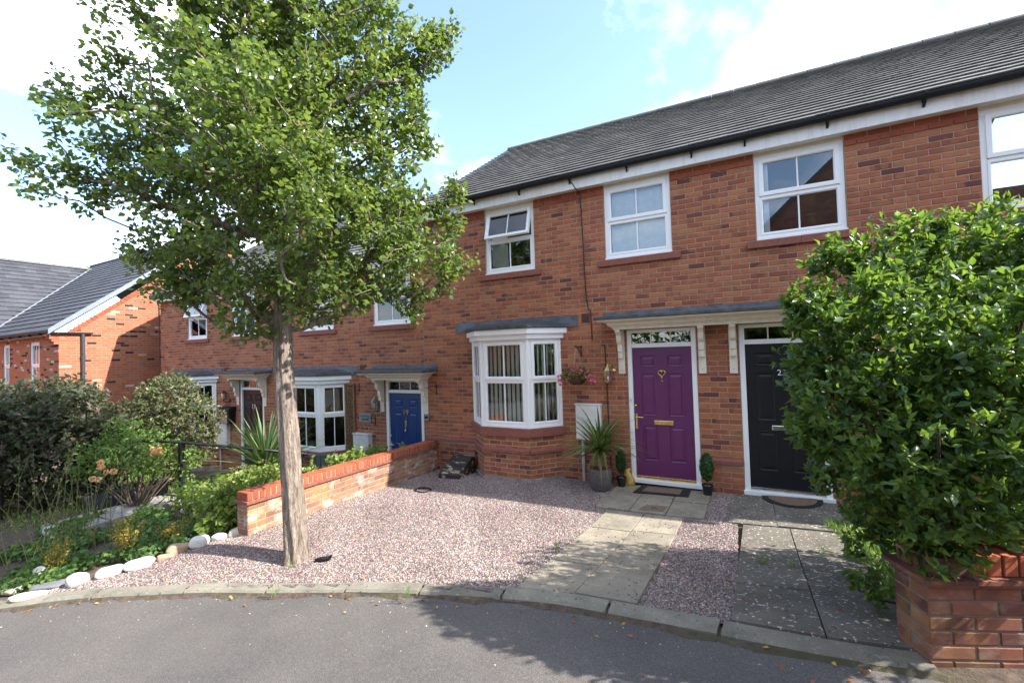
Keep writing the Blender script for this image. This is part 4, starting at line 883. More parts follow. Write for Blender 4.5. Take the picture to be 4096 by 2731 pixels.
# sloping brick course beneath the verge
sl_ = math.hypot(1, t40)
for k in range(46):
    d0 = .12+k*.13; y0 = yF+d0/sl_; z0 = zE-.06+(y0-yF)*t40
    if y0 > yRr-.1: break
    u = np.array([0, 1/sl_, t40/sl_]); w = np.array([0, -t40/sl_, 1/sl_]); P0 = np.array([GXP+.012, y0, z0-.03]); c = [P0-w*.11*0+u*a+w*b_ for a, b_ in ((0, -.1), (.12, -.1), (.12, 0), (0, 0))]
    MB().hexa([tuple(p-np.array([.03, 0, 0])) for p in c]+[tuple(p) for p in c]).obj('verge_brick', M_stringc, fh)
# wing
wz, wxr = 6.58, -25.55; ex_ = wxr+(wz-eZ)/t40
q = [(wxr, -14, wz), (ex_, -14, eZ), (ex_, eY+.02, eZ), (wxr, eY+(wz-eZ)/t40, wz)]
wr = MB().hexa([(a, b_, c-.15) for a, b_, c in q]+[(a, b_, c-.02) for a, b_, c in q]).obj('wing_roof', M_slatetile, fh)
lay_tiles(wr, (ex_, -14, eZ), (ex_, 3.2, eZ), (wxr, -14, wz), (wxr, 3.2, wz), .33, .29, M_slatetile, 300, clip=lambda p: p.y < eY+(ex_-p.x)+.1)
MB().tube([(ex_, eY, eZ+.02), (wxr, eY+(wz-eZ)/t40, wz+.02)], .035, 6).obj('valley_strip', M_verge, fh)
MB().box(-28, ex_-.25, -14, -1.9, -1, eZ-.1).obj('wing_wall', M_brickfar, fh)
for k in range(36): b = MB(); y = -14+k*.45; b.add([(wxr+.12*math.cos(a), yy, wz-.03+.1*math.sin(a)) for yy in (y, y+.442) for a in np.linspace(0, PI, 7)], [(i, i+1, i+8, i+7) for i in range(6)]).obj('ridge_tile', M_ridge, wr)
b = MB().tube([(-14.24, -.03, 3.85), (-14.24, -.03, -.6)], .018, 6)
b.obj('cable_conduit', simple('conduit', (.10, .03, .025), .6)); tag(bpy.data.objects['cable_conduit'], 'thin dark red conduit running down the far left corner of the terrace', 'conduit')

# houses across the road (they show in the window glass)
def opposite(nm, label, x0, x1, y, zg, ze, xp, zp, yb):
    o = thing(nm, label, 'house', ((x0+x1)/2, y-3, zg)); b = MB()
    v = [(x0, y), (x1, y), (x1, yb), (x0, yb)]
    w = MB().add([(x0, y, zg), (x1, y, zg), (x1, y, ze), (xp, y, zp), (x0, y, ze), (x0, yb, zg), (x1, yb, zg), (x1, yb, ze), (xp, yb, zp), (x0, yb, ze)], [(0, 4, 3, 2, 1), (5, 6, 7, 8, 9), (0, 5, 9, 4), (1, 2, 7, 6)]).obj('wall', M_brickpier, o)
    for sx0, dirn in ((x0, -1), (x1, 1)):
        q = [(sx0+dirn*.25, y+.12, ze-.2), (xp, y+.12, zp+.05), (xp, yb-.1, zp+.05), (sx0+dirn*.25, yb-.1, ze-.2)]; MB().hexa([(a, b_, c-.1) for a, b_, c in q]+[(a, b_, c+.06) for a, b_, c in q]).obj('roof', M_slatetile, o)
    return o
opposite('gabled_house', 'brick gable end with dark roof mirrored in the upper right windows', 1.4, 15.0, -9.6, 0, 4.75, 8.2, 11.3, -17)
opposite('gabled_house', 'brick house across the road mirrored in the far bay windows', -17, -5, -17, -.6, 4.2, -11, 8.2, -25)

# ------------------------------------------------------------------ foliage tools
LEAF = np.array([(0, 0, 0), (-.30, .22, .07), (-.36, .52, .09), (0, 1, -.10), (.36, .52, .09), (.30, .22, .07), (0, .25, 0), (0, .6, .01)]); LF = np.array([(0, 6, 1), (1, 6, 7), (1, 7, 2), (2, 7, 3), (0, 5, 6), (5, 7, 6), (5, 4, 7), (4, 3, 7)])
LEAFN = LEAF*np.array([.62, 1, 1]); DIA = np.array([(0, 0, 0), (-.32, .5, .06), (0, 1, -.05), (.32, .5, .06)]); DF = np.array([(0, 3, 1), (1, 3, 2)])
def unit(v): return v/np.maximum(1e-9, np.linalg.norm(v, axis=-1, keepdims=True))
def leaves(name, P, D, size, mat, parent, tmpl=(LEAF, LF), nrm=None, rn=None, kind=None):
    n = len(P); D = unit(D)
    if nrm is None: nrm = RNG.normal(size=(n, 3))+np.array([0, 0, 1.1])
    X = unit(np.cross(D, nrm)); Z = np.cross(X, D); T, TF = tmpl
    sz = np.broadcast_to(size, (n,)) if not np.isscalar(size) else size*RNG.uniform(.65, 1.25, n)
    t = T[None]*np.stack([RNG.uniform(.8, 1.2, n), np.ones(n), RNG.uniform(.2, 2.2, n)], -1)[:, None]
    V = (X[:, None]*t[..., :1]+D[:, None]*t[..., 1:2]+Z[:, None]*t[..., 2:])*sz[:, None, None]+P[:, None]
    F = TF[None]+len(T)*np.arange(n)[:, None, None]
    if rn is None: rn = RNG.uniform(.002, 1, n)
    o = link(name, npmesh(name, V.reshape(-1, 3), F.reshape(-1, 3), mat, np.repeat(np.clip(rn, .002, 1), len(T)), smooth=True), parent)
    if kind: o['kind'] = kind
    return o
def inball(n):
    v = unit(RNG.normal(size=(n, 3))); return v*(RNG.random(n)**(1/3))[:, None]
def blades(name, c, n, length, width, elmin, elmax, droop, mat, parent, seg=6, stiff=0., azr=(0, 2*PI)):
    V = []; F = []; R = []; k = 0
    for i in range(n):
        az = random.uniform(*azr); el = random.uniform(elmin, elmax); L = length*random.uniform(.7, 1.1); w = width*random.uniform(.8, 1.15); p = np.array(c, float)+np.array([random.gauss(0, .015), random.gauss(0, .015), random.uniform(-.04, .04)]); side = np.array([-math.sin(az), math.cos(az), 0]); r = random.uniform(.01, 1)
        for j in range(seg+1):
            u = j/seg; ww = w*(.55+.45*min(1, u*4))*(1-max(0, u-.35)/.65*.97); e2 = el-droop*u**1.6*random.uniform(.9, 1.1)
            up = np.array([-math.cos(az)*math.sin(e2), -math.sin(az)*math.sin(e2), math.cos(e2)])
            V += [p-side*ww/2+up*ww*.18, p, p+side*ww/2+up*ww*.18]; R += [r]*3
            if j < seg:
                b = k+j*3; F += [(b, b+1, b+4, b+3), (b+1, b+2, b+5, b+4)]
            p = p+np.array([math.cos(az)*math.cos(e2), math.sin(az)*math.cos(e2), math.sin(e2)])*L/seg
        k += (seg+1)*3
    return link(name, npmesh(name, np.array(V), np.array(F), mat, np.array(R)), parent)
def stems(name, segs, mat, parent, n=5):
    b = MB()
    for pts, rs in segs: b.tube(pts, rs, n, cap=False)
    return b.obj(name, mat, parent, smooth=True)
def shrub(name, label, blobs, nleaf, size, mat, base, tmpl=(LEAFN, LF), up=.5, group=None, cat='shrub', nst=14, stem=.012, mat_stem=None, shell=.55, gz=None, nodes=6):
    o = thing(name, label, cat, base, group); bl = np.array(blobs); w = bl[:, 3]**2; pick = RNG.choice(len(bl), nleaf//nodes, p=w/w.sum())
    d = unit(RNG.normal(size=(len(pick), 3))); rr = shell+(1.03-shell)*RNG.random(len(pick))**.7
    rr = np.where(RNG.random(len(pick)) < .10, rr+RNG.uniform(.05, .3, len(pick)), rr)
    C = bl[pick, :3]+d*(bl[pick, 3]*rr)[:, None]*np.array([1, 1, 1.0])
    if gz is not None: keep = C[:, 2] > gz; C = C[keep]; d = d[keep]
    ax = unit(d+np.array([0, 0, up])+RNG.normal(size=d.shape)*.35)
    P = np.repeat(C, nodes, 0); A = np.repeat(ax, nodes, 0); P = P-A*(RNG.random(len(P))*size*1.6)[:, None]
    D = unit(unit(RNG.normal(size=P.shape))*1.0+A*.75)
    rn = np.clip(np.repeat(RNG.normal(.5, .16, len(C)), nodes)+RNG.normal(0, .17, len(P)), .003, 1)
    leaves('foliage', P, D, size, mat, o, tmpl, nrm=A+RNG.normal(size=P.shape)*.5, rn=rn)
    sg = []
    b0 = np.array(base)
    for i in range(nst):
        k = RNG.integers(len(C)); e = C[k]; m = (b0+e)/2+RNG.normal(0, .07, 3); sg.append(([tuple(b0+RNG.normal(0, .05, 3)*np.array([1, 1, 0])), tuple(m), tuple(e)], [stem, stem*.8, stem*.35]))
    stems('stem', sg, mat_stem or M_twig, o); return o, C

for lb, bs_, ba in (('row of leafy trees across the road mirrored in the door lights', [(-6+1.3*k, -14.5+.4*math.sin(k*2), 1.6+1.4*(k % 2)+.5*math.sin(k), 1.5) for k in range(6)], (-2.5, -14.5, -.2)), ('long hedge across the road added to darken the bay glass reflections', [(-14+1.1*k, -12.3+.15*math.sin(k*2.1), .75+.12*math.sin(k*1.3), 1.15) for k in range(12)], (-8, -12.3, -.4)), ('tall hedge to the right along the road added unseen to darken the bay side glass', [(9.0+.1*math.sin(k), -9+1.1*k, 1.2, 1.1) for k in range(6)]+[(9.2, -8+1.6*k, 2.1, 1.0) for k in range(4)], (9, -6, .5))):
    shrub('hedge', lb, bs_, 9000, .16, M_darkleaf if 'long' in lb else M_bushleaf, ba, cat='hedge', up=.3, nst=6, shell=.3)  # both hedges are added out of view so the bay glass reflects dark green
# ------------------------------------------------------------------ street tree
CROWN = [(-4.01, -4.17, 5.46, 0.85), (-2.92, -3.94, 5.46, 1.03), (-2.33, -3.41, 5.44, 0.98), (-1.99, -3.02, 5.66, 0.56), (-4.2, -4.47, 4.67, 0.67), (-2.73, -4.26, 4.23, 0.9), (-2.05, -3.58, 4.3, 0.87), (-1.74, -2.78, 5.56, 0.32), (-1.5, -2.66, 5.82, 0.18), (-1.88, -3.13, 3.71, 0.61), (-2.46, -4.1, 3.36, 0.9), (-3.82, -4.24, 3.45, 0.65), (-4.28, -4.27, 4.22, 0.65), (-4.56, -4.76, 4.63, 0.42), (-4.84, -5.0, 4.01, 0.36), (-5.15, -5.17, 4.32, 0.14), (-4.65, -4.68, 4.06, 0.3), (-3.73, -4.41, 3.03, 0.41), (-2.88, -4.19, 2.79, 0.48), (-2.14, -3.59, 2.93, 0.64), (-1.59, -2.98, 3.3, 0.56), (-1.26, -2.69, 3.07, 0.26), (-1.99, -3.39, 2.5, 0.26), (-1.28, -2.72, 3.72, 0.22), (-2.96, -4.11, 2.34, 0.11), (-1.69, -2.95, 4.68, 0.37), (-3.5, -3.11, 5.33, 1.31), (-4.26, -3.36, 4.08, 1.16), (-2.84, -2.74, 3.99, 1.03), (-4.89, -3.71, 5.14, 0.99), (-3.21, -3.13, 3.06, 0.66), (-3.62, -4.21, 6.47, 0.91), (-2.75, -3.78, 6.77, 1.25), (-2.06, -3.19, 6.54, 0.75), (-4.86, -4.21, 3.46, 0.32), (-1.87, -4.49, 3.87, 0.51), (-1.62, -4.23, 3.35, 0.42), (-2.45, -4.57, 4.57, 0.47), (-3.98, -4.53, 2.95, 0.21), (-3.53, -4.18, 2.67, 0.23), (-1.78, -3.06, 2.72, 0.29), (-1.42, -2.68, 4.01, 0.19), (-4.95, -4.86, 5.03, 0.22)]
tree = thing('street_tree', 'tall leafy green tree with ribbed bark trunk standing in the gravel', 'tree', (-2.76, -3.76, -.09))
TR = [(-2.756, -3.755, -.25, .165), (-2.756, -3.757, -.085, .127), (-2.760, -3.762, .05, .116), (-2.773, -3.781, .543, .103), (-2.797, -3.8, 1.24, .097), (-2.82, -3.82, 1.94, .090), (-2.83, -3.827, 2.455, .086), (-2.801, -3.813, 2.923, .072), (-2.742, -3.801, 3.578, .060), (-2.681, -3.788, 4.28, .05), (-2.616, -3.779, 5.217, .036), (-2.549, -3.777, 6.388, .02), (-2.55, -3.78, 7.2, .008)]
zs = np.array([p[2] for p in TR]); V = []; nr = 40; zz_ = np.r_[np.arange(-.25, 2.6, .02), np.arange(2.6, 7.2, .06)]
for z in zz_:
    x, y, r = (np.interp(z, zs, [p[i] for p in TR]) for i in (0, 1, 3))
    for j in range(nr):
        a = 2*PI*j/nr; ridge = 1.45*.055*math.sin(a*7+1.5*math.sin(z*2.1)+z*.6)+.045*math.sin(a*13+z*3.1+2*math.sin(a*3+z))+.03*math.sin(a*23+z*9)
        cre = -.17*math.exp(-((a-4.2-.04*z+PI) % (2*PI)-PI)**2/.03)*max(0, 1-z/2.2); fl = .16*math.exp(-(z+.09)/.10)*(.6+.4*math.sin(a*4+.7)) if z < .5 else 0
        rr = r*(1+ridge*(1 if z < 3 else .4)+cre+min(.4, fl)); V.append((x+rr*math.cos(a), y+rr*math.sin(a), z))
nz = len(zz_); F = [(i*nr+j, i*nr+(j+1) % nr, (i+1)*nr+(j+1) % nr, (i+1)*nr+j) for i in range(nz-1) for j in range(nr)]
link('trunk', npmesh('trunk', np.array(V), np.array(F), M_bark, smooth=True), tree)
cr_ = np.array(CROWN); w = cr_[:, 3]**1.9; NC = 1480; pick = RNG.choice(len(cr_), NC, p=w/w.sum())
d = unit(RNG.normal(size=(NC, 3))); TIP = cr_[pick, :3]+d*(cr_[pick, 3]*(RNG.random(NC)**.45))[:, None]
TIP = np.r_[TIP, [(-5.05, -5.1, 4.25), (-5.2, -5.2, 4.36), (-5.0, -5.05, 3.95), (-1.3, -2.6, 5.95), (-1.42, -2.65, 5.6), (-1.2, -2.65, 3.9)]]
# keep clear of the lens and the frame below the crown
nodes = [np.array(p[:3]) for p in TR if p[2] > 2.2]; parent_i = [max(0, i-1) for i in range(len(nodes))]; nodes_r = [p[3] for p in TR if p[2] > 2.2]
axis = np.array([-2.7, -3.8]); order = np.argsort(np.linalg.norm(TIP[:, :2]-axis, axis=1)+.3*np.abs(TIP[:, 2]-4.2)); segs = []; ntrunk = len(nodes)
fine = []
for z in np.arange(2.25, 7.0, .12): fine.append(np.array([np.interp(z, zs, [p[i] for p in TR]) for i in range(3)]))
NP_ = list(fine); PAR = [-1]*len(fine); CNT = [0]*len(fine); DEP = [0]*len(fine); tipnode = []
for t in order:
    p = TIP[t]; A = np.array(NP_); dv = p-A; dist = np.linalg.norm(dv, axis=1); low = np.maximum(0, A[:, 2]-p[2]+.25*np.linalg.norm(dv[:, :2], axis=1)); cost = dist+low*1.6+np.array(DEP)*.05
    k = int(np.argmin(cost)); prev = k; n = max(2, int(dist[k]/.16)); a = A[k]
    for j in range(1, n+1):
        u = j/n; q = a+(p-a)*u+np.array([0, 0, -.10*dist[k]*math.sin(PI*u)*.5])+RNG.normal(0, .018, 3)*(1 if j < n else 0)
        NP_.append(q); PAR.append(prev); CNT.append(0); DEP.append(DEP[k]+1); prev = len(NP_)-1
    tipnode.append(prev)
for t in tipnode:
    k = t
    while k >= 0: CNT[k] += 1; k = PAR[k]
b = MB()
for i in range(len(fine), len(NP_)):
    k = PAR[i]; r0 = .0042*max(1, CNT[i])**.5+.0015
    if k < len(fine): r1 = r0*1.3
    else: r1 = .0042*max(1, CNT[k])**.5+.0015
    b.tube([NP_[k], NP_[i]], [min(r1, .055), min(r0, .055)], 5 if r0 < .012 else 8, cap=False)
b.obj('branch', M_bark, tree, smooth=True)
TP = np.array([NP_[t] for t in tipnode]); par = np.array([NP_[PAR[t]] for t in tipnode]); tdir = unit(TP-par); NL = 41
P = np.repeat(TP, NL, 0); A = np.repeat(tdir, NL, 0); P = P+inball(len(P))*.135-A*(RNG.random(len(P))*.16)[:, None]
outw = unit(P-np.array([-2.75, -3.8, 4.3])); D = unit(RNG.normal(size=P.shape)*.8+A*.4+outw*.35+np.array([0, 0, -.28]))
rn = np.clip(np.repeat(RNG.normal(.45, .15, len(TP)), NL)+RNG.normal(0, .16, len(P)), .003, .985)
leaves('crown', P, D, .063, M_treeleaf, tree, nrm=RNG.normal(size=P.shape)*.7+np.array([0, 0, 1.2]), rn=rn)
# black rubber tree tie remains at the foot
b = MB().tube([(-2.50, -3.72, -.055), (-2.42, -3.70, -.035), (-2.36, -3.66, -.03), (-2.34, -3.66, .0)], [.02, .025, .02, .012], 8); tag(b.obj('tree_tie', M_black), 'scrap of black rubber lying at the foot of the tree', 'rubber scrap')

# ------------------------------------------------------------------ laurel bush on the right
BUSH = [(2.36, -2.73, 2.49, 0.31), (2.64, -2.59, 2.68, 0.33), (3.03, -2.5, 2.71, 0.3), (3.29, -2.48, 2.55, 0.34), (2.07, -3.09, 2.11, 0.26), (2.3, -3.08, 2.01, 0.41), (2.63, -3.08, 2.05, 0.48), (2.97, -3.08, 1.99, 0.45), (2.11, -3.17, 1.66, 0.35), (2.41, -3.23, 1.45, 0.47), (2.8, -3.26, 1.48, 0.46), (2.23, -3.1, 1.15, 0.28), (2.46, -3.26, 1.11, 0.32), (2.8, -3.31, 1.14, 0.27), (2.31, -3.22, 0.89, 0.15), (3.47, -2.6, 2.25, 0.54), (3.3, -2.89, 1.44, 0.5), (1.93, -3.04, 1.8, 0.17), (1.99, -3.0, 1.38, 0.16), (1.97, -3.03, 2.27, 0.14), (2.87, -2.35, 2.15, 0.68), (3.55, -2.3, 2.3, 0.7), (2.8, -2.4, 1.25, 0.66), (3.46, -2.3, 1.4, 0.7), (2.42, -3.66, .95, .12), (2.33, -3.72, .86, .08), (2.62, -3.5, 1.0, .16), (2.9, -3.45, 1.05, .14), (2.36, -3.80, .93, .10), (2.5, -3.78, .98, .10), (2.30, -3.72, .99, .11), (2.32, -2.64, 2.71, 0.13), (2.74, -2.54, 2.84, 0.2), (2.17, -3.28, 0.5, 0.11), (2.24, -2.63, 0.49, 0.12), (2.21, -3.31, 0.39, 0.09), (2.75, -2.6, .75, .4), (3.3, -2.5, .8, .4)]
BUSH = [tuple(CAM[i]+(b[i]-CAM[i])*(.86 if b[1] < -2.45 else .98) for i in range(3))+(b[3]*(.9 if b[1] < -2.45 else 1),) if abs(b[3]-.12) > .045 or b[2] > 1.2 else b for b in BUSH]
_lr = random.Random(8)
for _ in range(170):                                  # lumps and shoots that break the outline
    b_ = _lr.choice(BUSH[:24]); th_ = _lr.uniform(0, 2*PI); ph_ = _lr.uniform(-.25, 1.5); rr_ = b_[3]*_lr.uniform(.85, 1.05)
    BUSH.append((b_[0]+rr_*math.cos(th_)*math.cos(ph_), b_[1]+rr_*math.sin(th_)*math.cos(ph_), b_[2]+rr_*math.sin(ph_), _lr.uniform(.05, .12)))
bush, BC = shrub('laurel_bush', 'large dense glossy green laurel bush overhanging the right brick wall', BUSH, 56000, .054, M_bushleaf, (2.75, -2.75, .25), up=.8, cat='bush', nst=60, stem=.016, shell=.5, gz=.42)
# dark berries
BP = BC[RNG.choice(len(BC), 26)]
b = MB()
for p in BP:
    for k in range(7):
        q = p+RNG.normal(0, .018, 3); b.tube([q, q+np.array([0, 0, .008])], [.005, .005], 5)
b.obj('berry_cluster', M_black, bush)
#PART4
# ------------------------------------------------------------------ things by the purple door
def pot_ribbed(c, prof, mat, name, parent, ribs=0):
    b = MB().lathe(prof, c, 72 if ribs else 28); n = 72 if ribs else 28
    if ribs: b.v = [(c[0]+(x-c[0])*(1-(.012 if (i % n) % 2 else 0)), c[1]+(y-c[1])*(1-(.012 if (i % n) % 2 else 0)), z) for i, (x, y, z) in enumerate(b.v)]
    return b.obj(name, mat, parent, smooth=not ribs)
gz0 = float(H(-.38, -.42))+.01
o = thing('potted_cordyline', 'spiky potted cordyline in a grey ribbed planter left of the purple door', 'potted plant', (-.38, -.42, gz0))
pot_ribbed((-.38, -.42, gz0), [(.02, .0), (.115, 0), (.135, .02), (.165, .12), (.176, .22), (.172, .30), (.165, .315), (.150, .315), (.148, .27), (.02, .268)], M_pot, 'planter', o, ribs=1)
MB().lathe([(.148, .285), (.150, .325), (.143, .327), (.140, .29), (.01, .295)], (-.38, -.42, gz0), 32).obj('inner_pot', M_terra, o, smooth=True)
MB().lathe([(.139, .300), (.08, .312), (.0, .31)], (-.38, -.42, gz0), 24).obj('potting_soil', M_soil, o, smooth=True)
MB().tube([(-.38, -.42, gz0+.29), (-.375, -.425, gz0+.42), (-.37, -.42, gz0+.56)], [.032, .026, .024], 10).obj('stem', M_bark, o, smooth=True)
blades('foliage', (-.37, -.42, gz0+.58), 105, .80, .040, -.1, 1.4, .95, M_cordy, o, 9)
def topiary(x, y, hgt, r, label):
    z0 = float(H(x, y))+.028; o = thing('potted_topiary', label, 'potted plant', (x, y, z0), 'clipped box topiaries beside the purple door')
    MB().lathe([(.0, .0), (.052, 0), (.070, .125), (.076, .127), (.076, .142), (.066, .142), (.064, .12), (.0, .118)], (x, y, z0), 28).obj('pot', M_potblack, o, smooth=False)
    MB().lathe([(.065, .118), (.03, .13), (0, .128)], (x, y, z0), 18).obj('pot_gravel', M_concl, o)
    MB().tube([(x, y, z0+.12), (x, y, z0+.25)], .009, 7).obj('stem', M_twig, o)
    n = 2600; d = unit(RNG.normal(size=(n, 3))); cz = z0+.20+hgt/2
    P = np.array([x, y, cz])+d*np.array([r, r, hgt/2])*RNG.uniform(.82, 1.03, (n, 1)); leaves('foliage', P, d+RNG.normal(size=d.shape)*.9, .017, M_topi, o, (DIA*np.array([1.3, 1, 1]), DF), nrm=d+RNG.normal(size=d.shape)*.4)
    MB().lathe([(0.001, -.8*hgt/2)]+[(r*.84*math.cos(t), hgt/2*.84*math.sin(t)) for t in np.linspace(-1.3, 1.3, 9)]+[(.001, .84*hgt/2)], (x, y, cz), 16).obj('core', M_topi, o, smooth=True)
topiary(-.115, -.2, .34, .072, 'small clipped box topiary in black pot left of the purple door')
topiary(1.085, -.22, .38, .088, 'clipped egg-shaped box topiary in black pot right of the purple door')
b = MB(); z0 = float(H(-.03, -.1)); pr = [(.0, .0), (.085, .0), (.10, .05), (.085, .13), (.05, .20), (.03, .24), (.045, .27), (.0, .265)]; b.lathe(pr, (-.04, -.085, z0), 14); b.xf(lambda x, y, z: (x+.012*math.sin(z*60+y*50), -.085+(y+.085)*.6+.01*math.sin(z*40), z)); tag(b.obj('gold_bag', M_gold, smooth=True), 'crumpled gold coloured bag tucked behind the left topiary', 'bag')
# door mats
o = thing('door_mat', 'rectangular doormat with black rubber border before the purple door', 'doormat', (.49, -.25, -.03))
def flat(name, q, z, th, mat, parent): zs_ = [float(H(*p))+z for p in q]; return MB().hexa([(*p, zz-th) for p, zz in zip(q, zs_)]+[(*p, zz) for p, zz in zip(q, zs_)]).obj(name, mat, parent, bevel=.003)
flat('rubber_border', [(.11, -.47), (.85, -.44), (.86, -.05), (.17, -.06)], .044, .012, M_matgrey, o); flat('coir_pad', [(.22, -.38), (.73, -.36), (.75, -.12), (.26, -.13)], .048, .01, M_coir, o)
o = thing('door_mat', 'half round doormat with black rim before the black door', 'doormat', (2.08, -.25, 0))
for nm, k, zz, m in (('rubber_border', 1, .040, M_matgrey), ('coir_pad', .82, .046, M_coir)):
    pts = [(2.085+.34*k*math.cos(a), -.055-.45*k*math.sin(a)) for a in np.linspace(0, PI, 25)][::-1]; b = MB(); b.prism(pts, [float(H(*p))+zz-.012 for p in pts], [float(H(*p))+zz for p in pts]); b.obj(nm, m, o)
MB().box(1.50, 2.62, -.10, .0, -.2, -.014).obj('door_step', M_slabold, bpy.data.objects['terraced_house.001'])
# white meter cupboard and pipe
def meterbox(name, label, x0, x1, z0, z1, zg, dep=.1, px=None):
    o = thing(name, label, 'meter box', ((x0+x1)/2, -dep/2, z0), 'white meter boxes on the house fronts'); MB().box(x0, x1, -dep, -.001, z0, z1).obj('cabinet', M_boxwhite, o, bevel=.006); MB().box(x0+.02, x1-.02, -dep-.008, -dep+.002, z0+.025, z1-.03).obj('cabinet_door', M_boxwhite, o, bevel=.005); MB().box(x0-.012, x1+.012, -dep-.015, -.002, z1-.004, z1+.018).obj('hood', M_boxwhite, o, bevel=.004)
    MB().tube([((x0+x1)/2, -dep-.008, (z0+z1)/2+.05), ((x0+x1)/2, -dep-.014, (z0+z1)/2+.05)], .011, 8).obj('lock', M_ceramic, o)
    if px is not None: MB().tube([(px, -.05, z0+.01), (px, -.05, zg-.03)], .022, 10).obj('service_pipe', M_pipe, o); MB().tube([(px, -.05, (z0+zg)/2+.02), (px, -.05, (z0+zg)/2-.05)], .027, 10).obj('pipe_collar', M_pipe, o)
    return o
meterbox('meter_box', 'white meter box with drainpipe-like tube below behind the potted cordyline', -.85, -.435, .60, 1.165, -.1, .09, -.755)
meterbox('meter_box', 'white meter box beside the trellis at the house with the blue door', -5.9, -5.45, -.18, .39, -.8, .12, None)
meterbox('meter_box', 'white meter box on the wall by door 17 behind the yucca', -11.15, -10.62, -.28, .38, -.85, .1, -11.0)
# cables
def cable(label, pts, r=.009): return tag(MB().tube(pts, r, 6).obj('cable', M_rib), label, 'cable')
cable('black cable hanging down the brick wall from the gutter to the air brick', [(-.72, -.30, 4.74), (-.70, -.16, 4.68), (-.675, -.012, 4.64), (-.66, -.012, 4.4), (-.645, -.012, 3.8), (-.64, -.012, 3.4), (-.625, -.012, 2.93), (-.60, -.014, 2.74), (-.555, -.018, 2.66), (-.555, -.012, 2.5), (-.55, -.012, 2.2)])
cable('thin black cable running up the wall behind the brass lantern', [(-.40, -.01, 2.12), (-.35, -.012, 2.125), (-.345, -.012, 2.0), (-.335, -.012, 1.5), (-.33, -.012, .95), (-.32, -.012, .26), (-.31, -.012, -.05)], .008)
# hanging basket
o = thing('basket_bracket', 'black iron wall bracket above the hanging basket', 'bracket', (-.77, 0, 2.0))
MB().tube([(-.74, -.01, 2.13), (-.74, -.01, 1.94)], .009, 6).obj('wall_bar', M_iron, o); MB().tube([(-.74, -.012, 2.10), (-.74, -.25, 2.10), (-.74, -.285, 2.13), (-.74, -.30, 2.11)], .008, 6).obj('arm', M_iron, o); MB().tube([(-.74, -.012, 1.96), (-.74, -.2, 2.10)], .007, 6).obj('strut', M_iron, o)
o = thing('hanging_basket', 'wicker hanging basket of pink flowers beside the bay window', 'hanging basket', (-.75, -.27, 1.5))
cx, cy, cz = -.745, -.275, 1.52
b = MB()
for k in range(5):
    r = [.075, .105, .125, .135, .14][k]; z = cz+.022*k; b.tube([(cx+r*math.cos(a), cy+r*math.sin(a), z+.006*math.sin(a*9+k*PI)) for a in np.linspace(0, 2*PI, 41)], .0125, 6, cap=False)
b.lathe([(.0, -.008), (.07, -.004), (.128, .08), (.12, .085), (.0, .08)], (cx, cy, cz), 20); b.obj('wicker_bowl', M_wicker, o)
b = MB()
for a in (.4, 2.5, 4.6): b.tube([(cx+.14*math.cos(a), cy+.14*math.sin(a), cz+.09), (cx, cy, 2.085)], .0035, 5)
b.obj('chain', M_ceramic, o)
n = 260; d = inball(n); d[:, 2] = np.abs(d[:, 2]); P = np.array([cx, cy, cz+.09])+d*np.array([.27, .19, .15])*1.0; P[:, 2] -= np.maximum(0, np.abs(P[:, 0]-cx)-.14)*.5; leaves('foliage', P, d+RNG.normal(size=d.shape)*.6, .055, M_bushleaf, o, (LEAF, LF))
for (fx_, fz_, s_) in ((-.02, .22, .075), (.04, .19, .06), (-.07, .18, .055), (.2, .15, .05), (.25, .09, .045), (-.2, .07, .045), (-.25, .1, .035), (.1, .2, .03), (-.26, .03, .035), (.27, .05, .035)):
    n = int(46*s_/.06); d = unit(RNG.normal(size=(n, 3))); leaves('flower', np.array([cx+fx_, cy-.06, cz+fz_])+d*s_*.75, d+RNG.normal(size=d.shape)*.5, .034, M_pink, o, (DIA*np.array([1.5, 1, 1]), DF), nrm=d)
# brass lantern
o = thing('wall_lantern', 'brass carriage lantern on the wall left of the purple door', 'lantern', (-.30, -.1, 1.6))
lx, ly = -.285, -.12
MB().tube([(lx+.05, -.004, 1.72), (lx+.05, -.05, 1.80), (lx+.05, -.10, 1.815), (lx+.03, -.12, 1.78)], .008, 8).tube([(lx+.05, -.0, 1.71), (lx+.05, -.012, 1.71)], .045, 14).obj('arm', M_brass, o, smooth=True)
MB().lathe([(.0, .33), (.012, .325), (.008, .30), (.018, .285), (.022, .27), (.035, .25), (.075, .205), (.078, .195), (.0, .195)], (lx, ly, 1.52), 6).obj('lamp_roof', M_brass, o)
MB().lathe([(.062, .195), (.05, .03)], (lx, ly, 1.52), 6).obj('pane', M_glass, o)
b = MB()
for k in range(6): a = PI/3*k; b.tube([(lx+.066*math.cos(a), ly+.066*math.sin(a), 1.715), (lx+.052*math.cos(a), ly+.052*math.sin(a), 1.55)], .004, 5)
b.lathe([(.0, .0), (.03, .005), (.055, .025), (.056, .033), (.0, .033)], (lx, ly, 1.52), 6); b.obj('cage', M_brass, o)
MB().lathe([(.0, .115), (.014, .11), (.02, .085), (.012, .04), (.0, .035)], (lx, ly, 1.52), 12).obj('bulb', M_bulb, o, smooth=True)
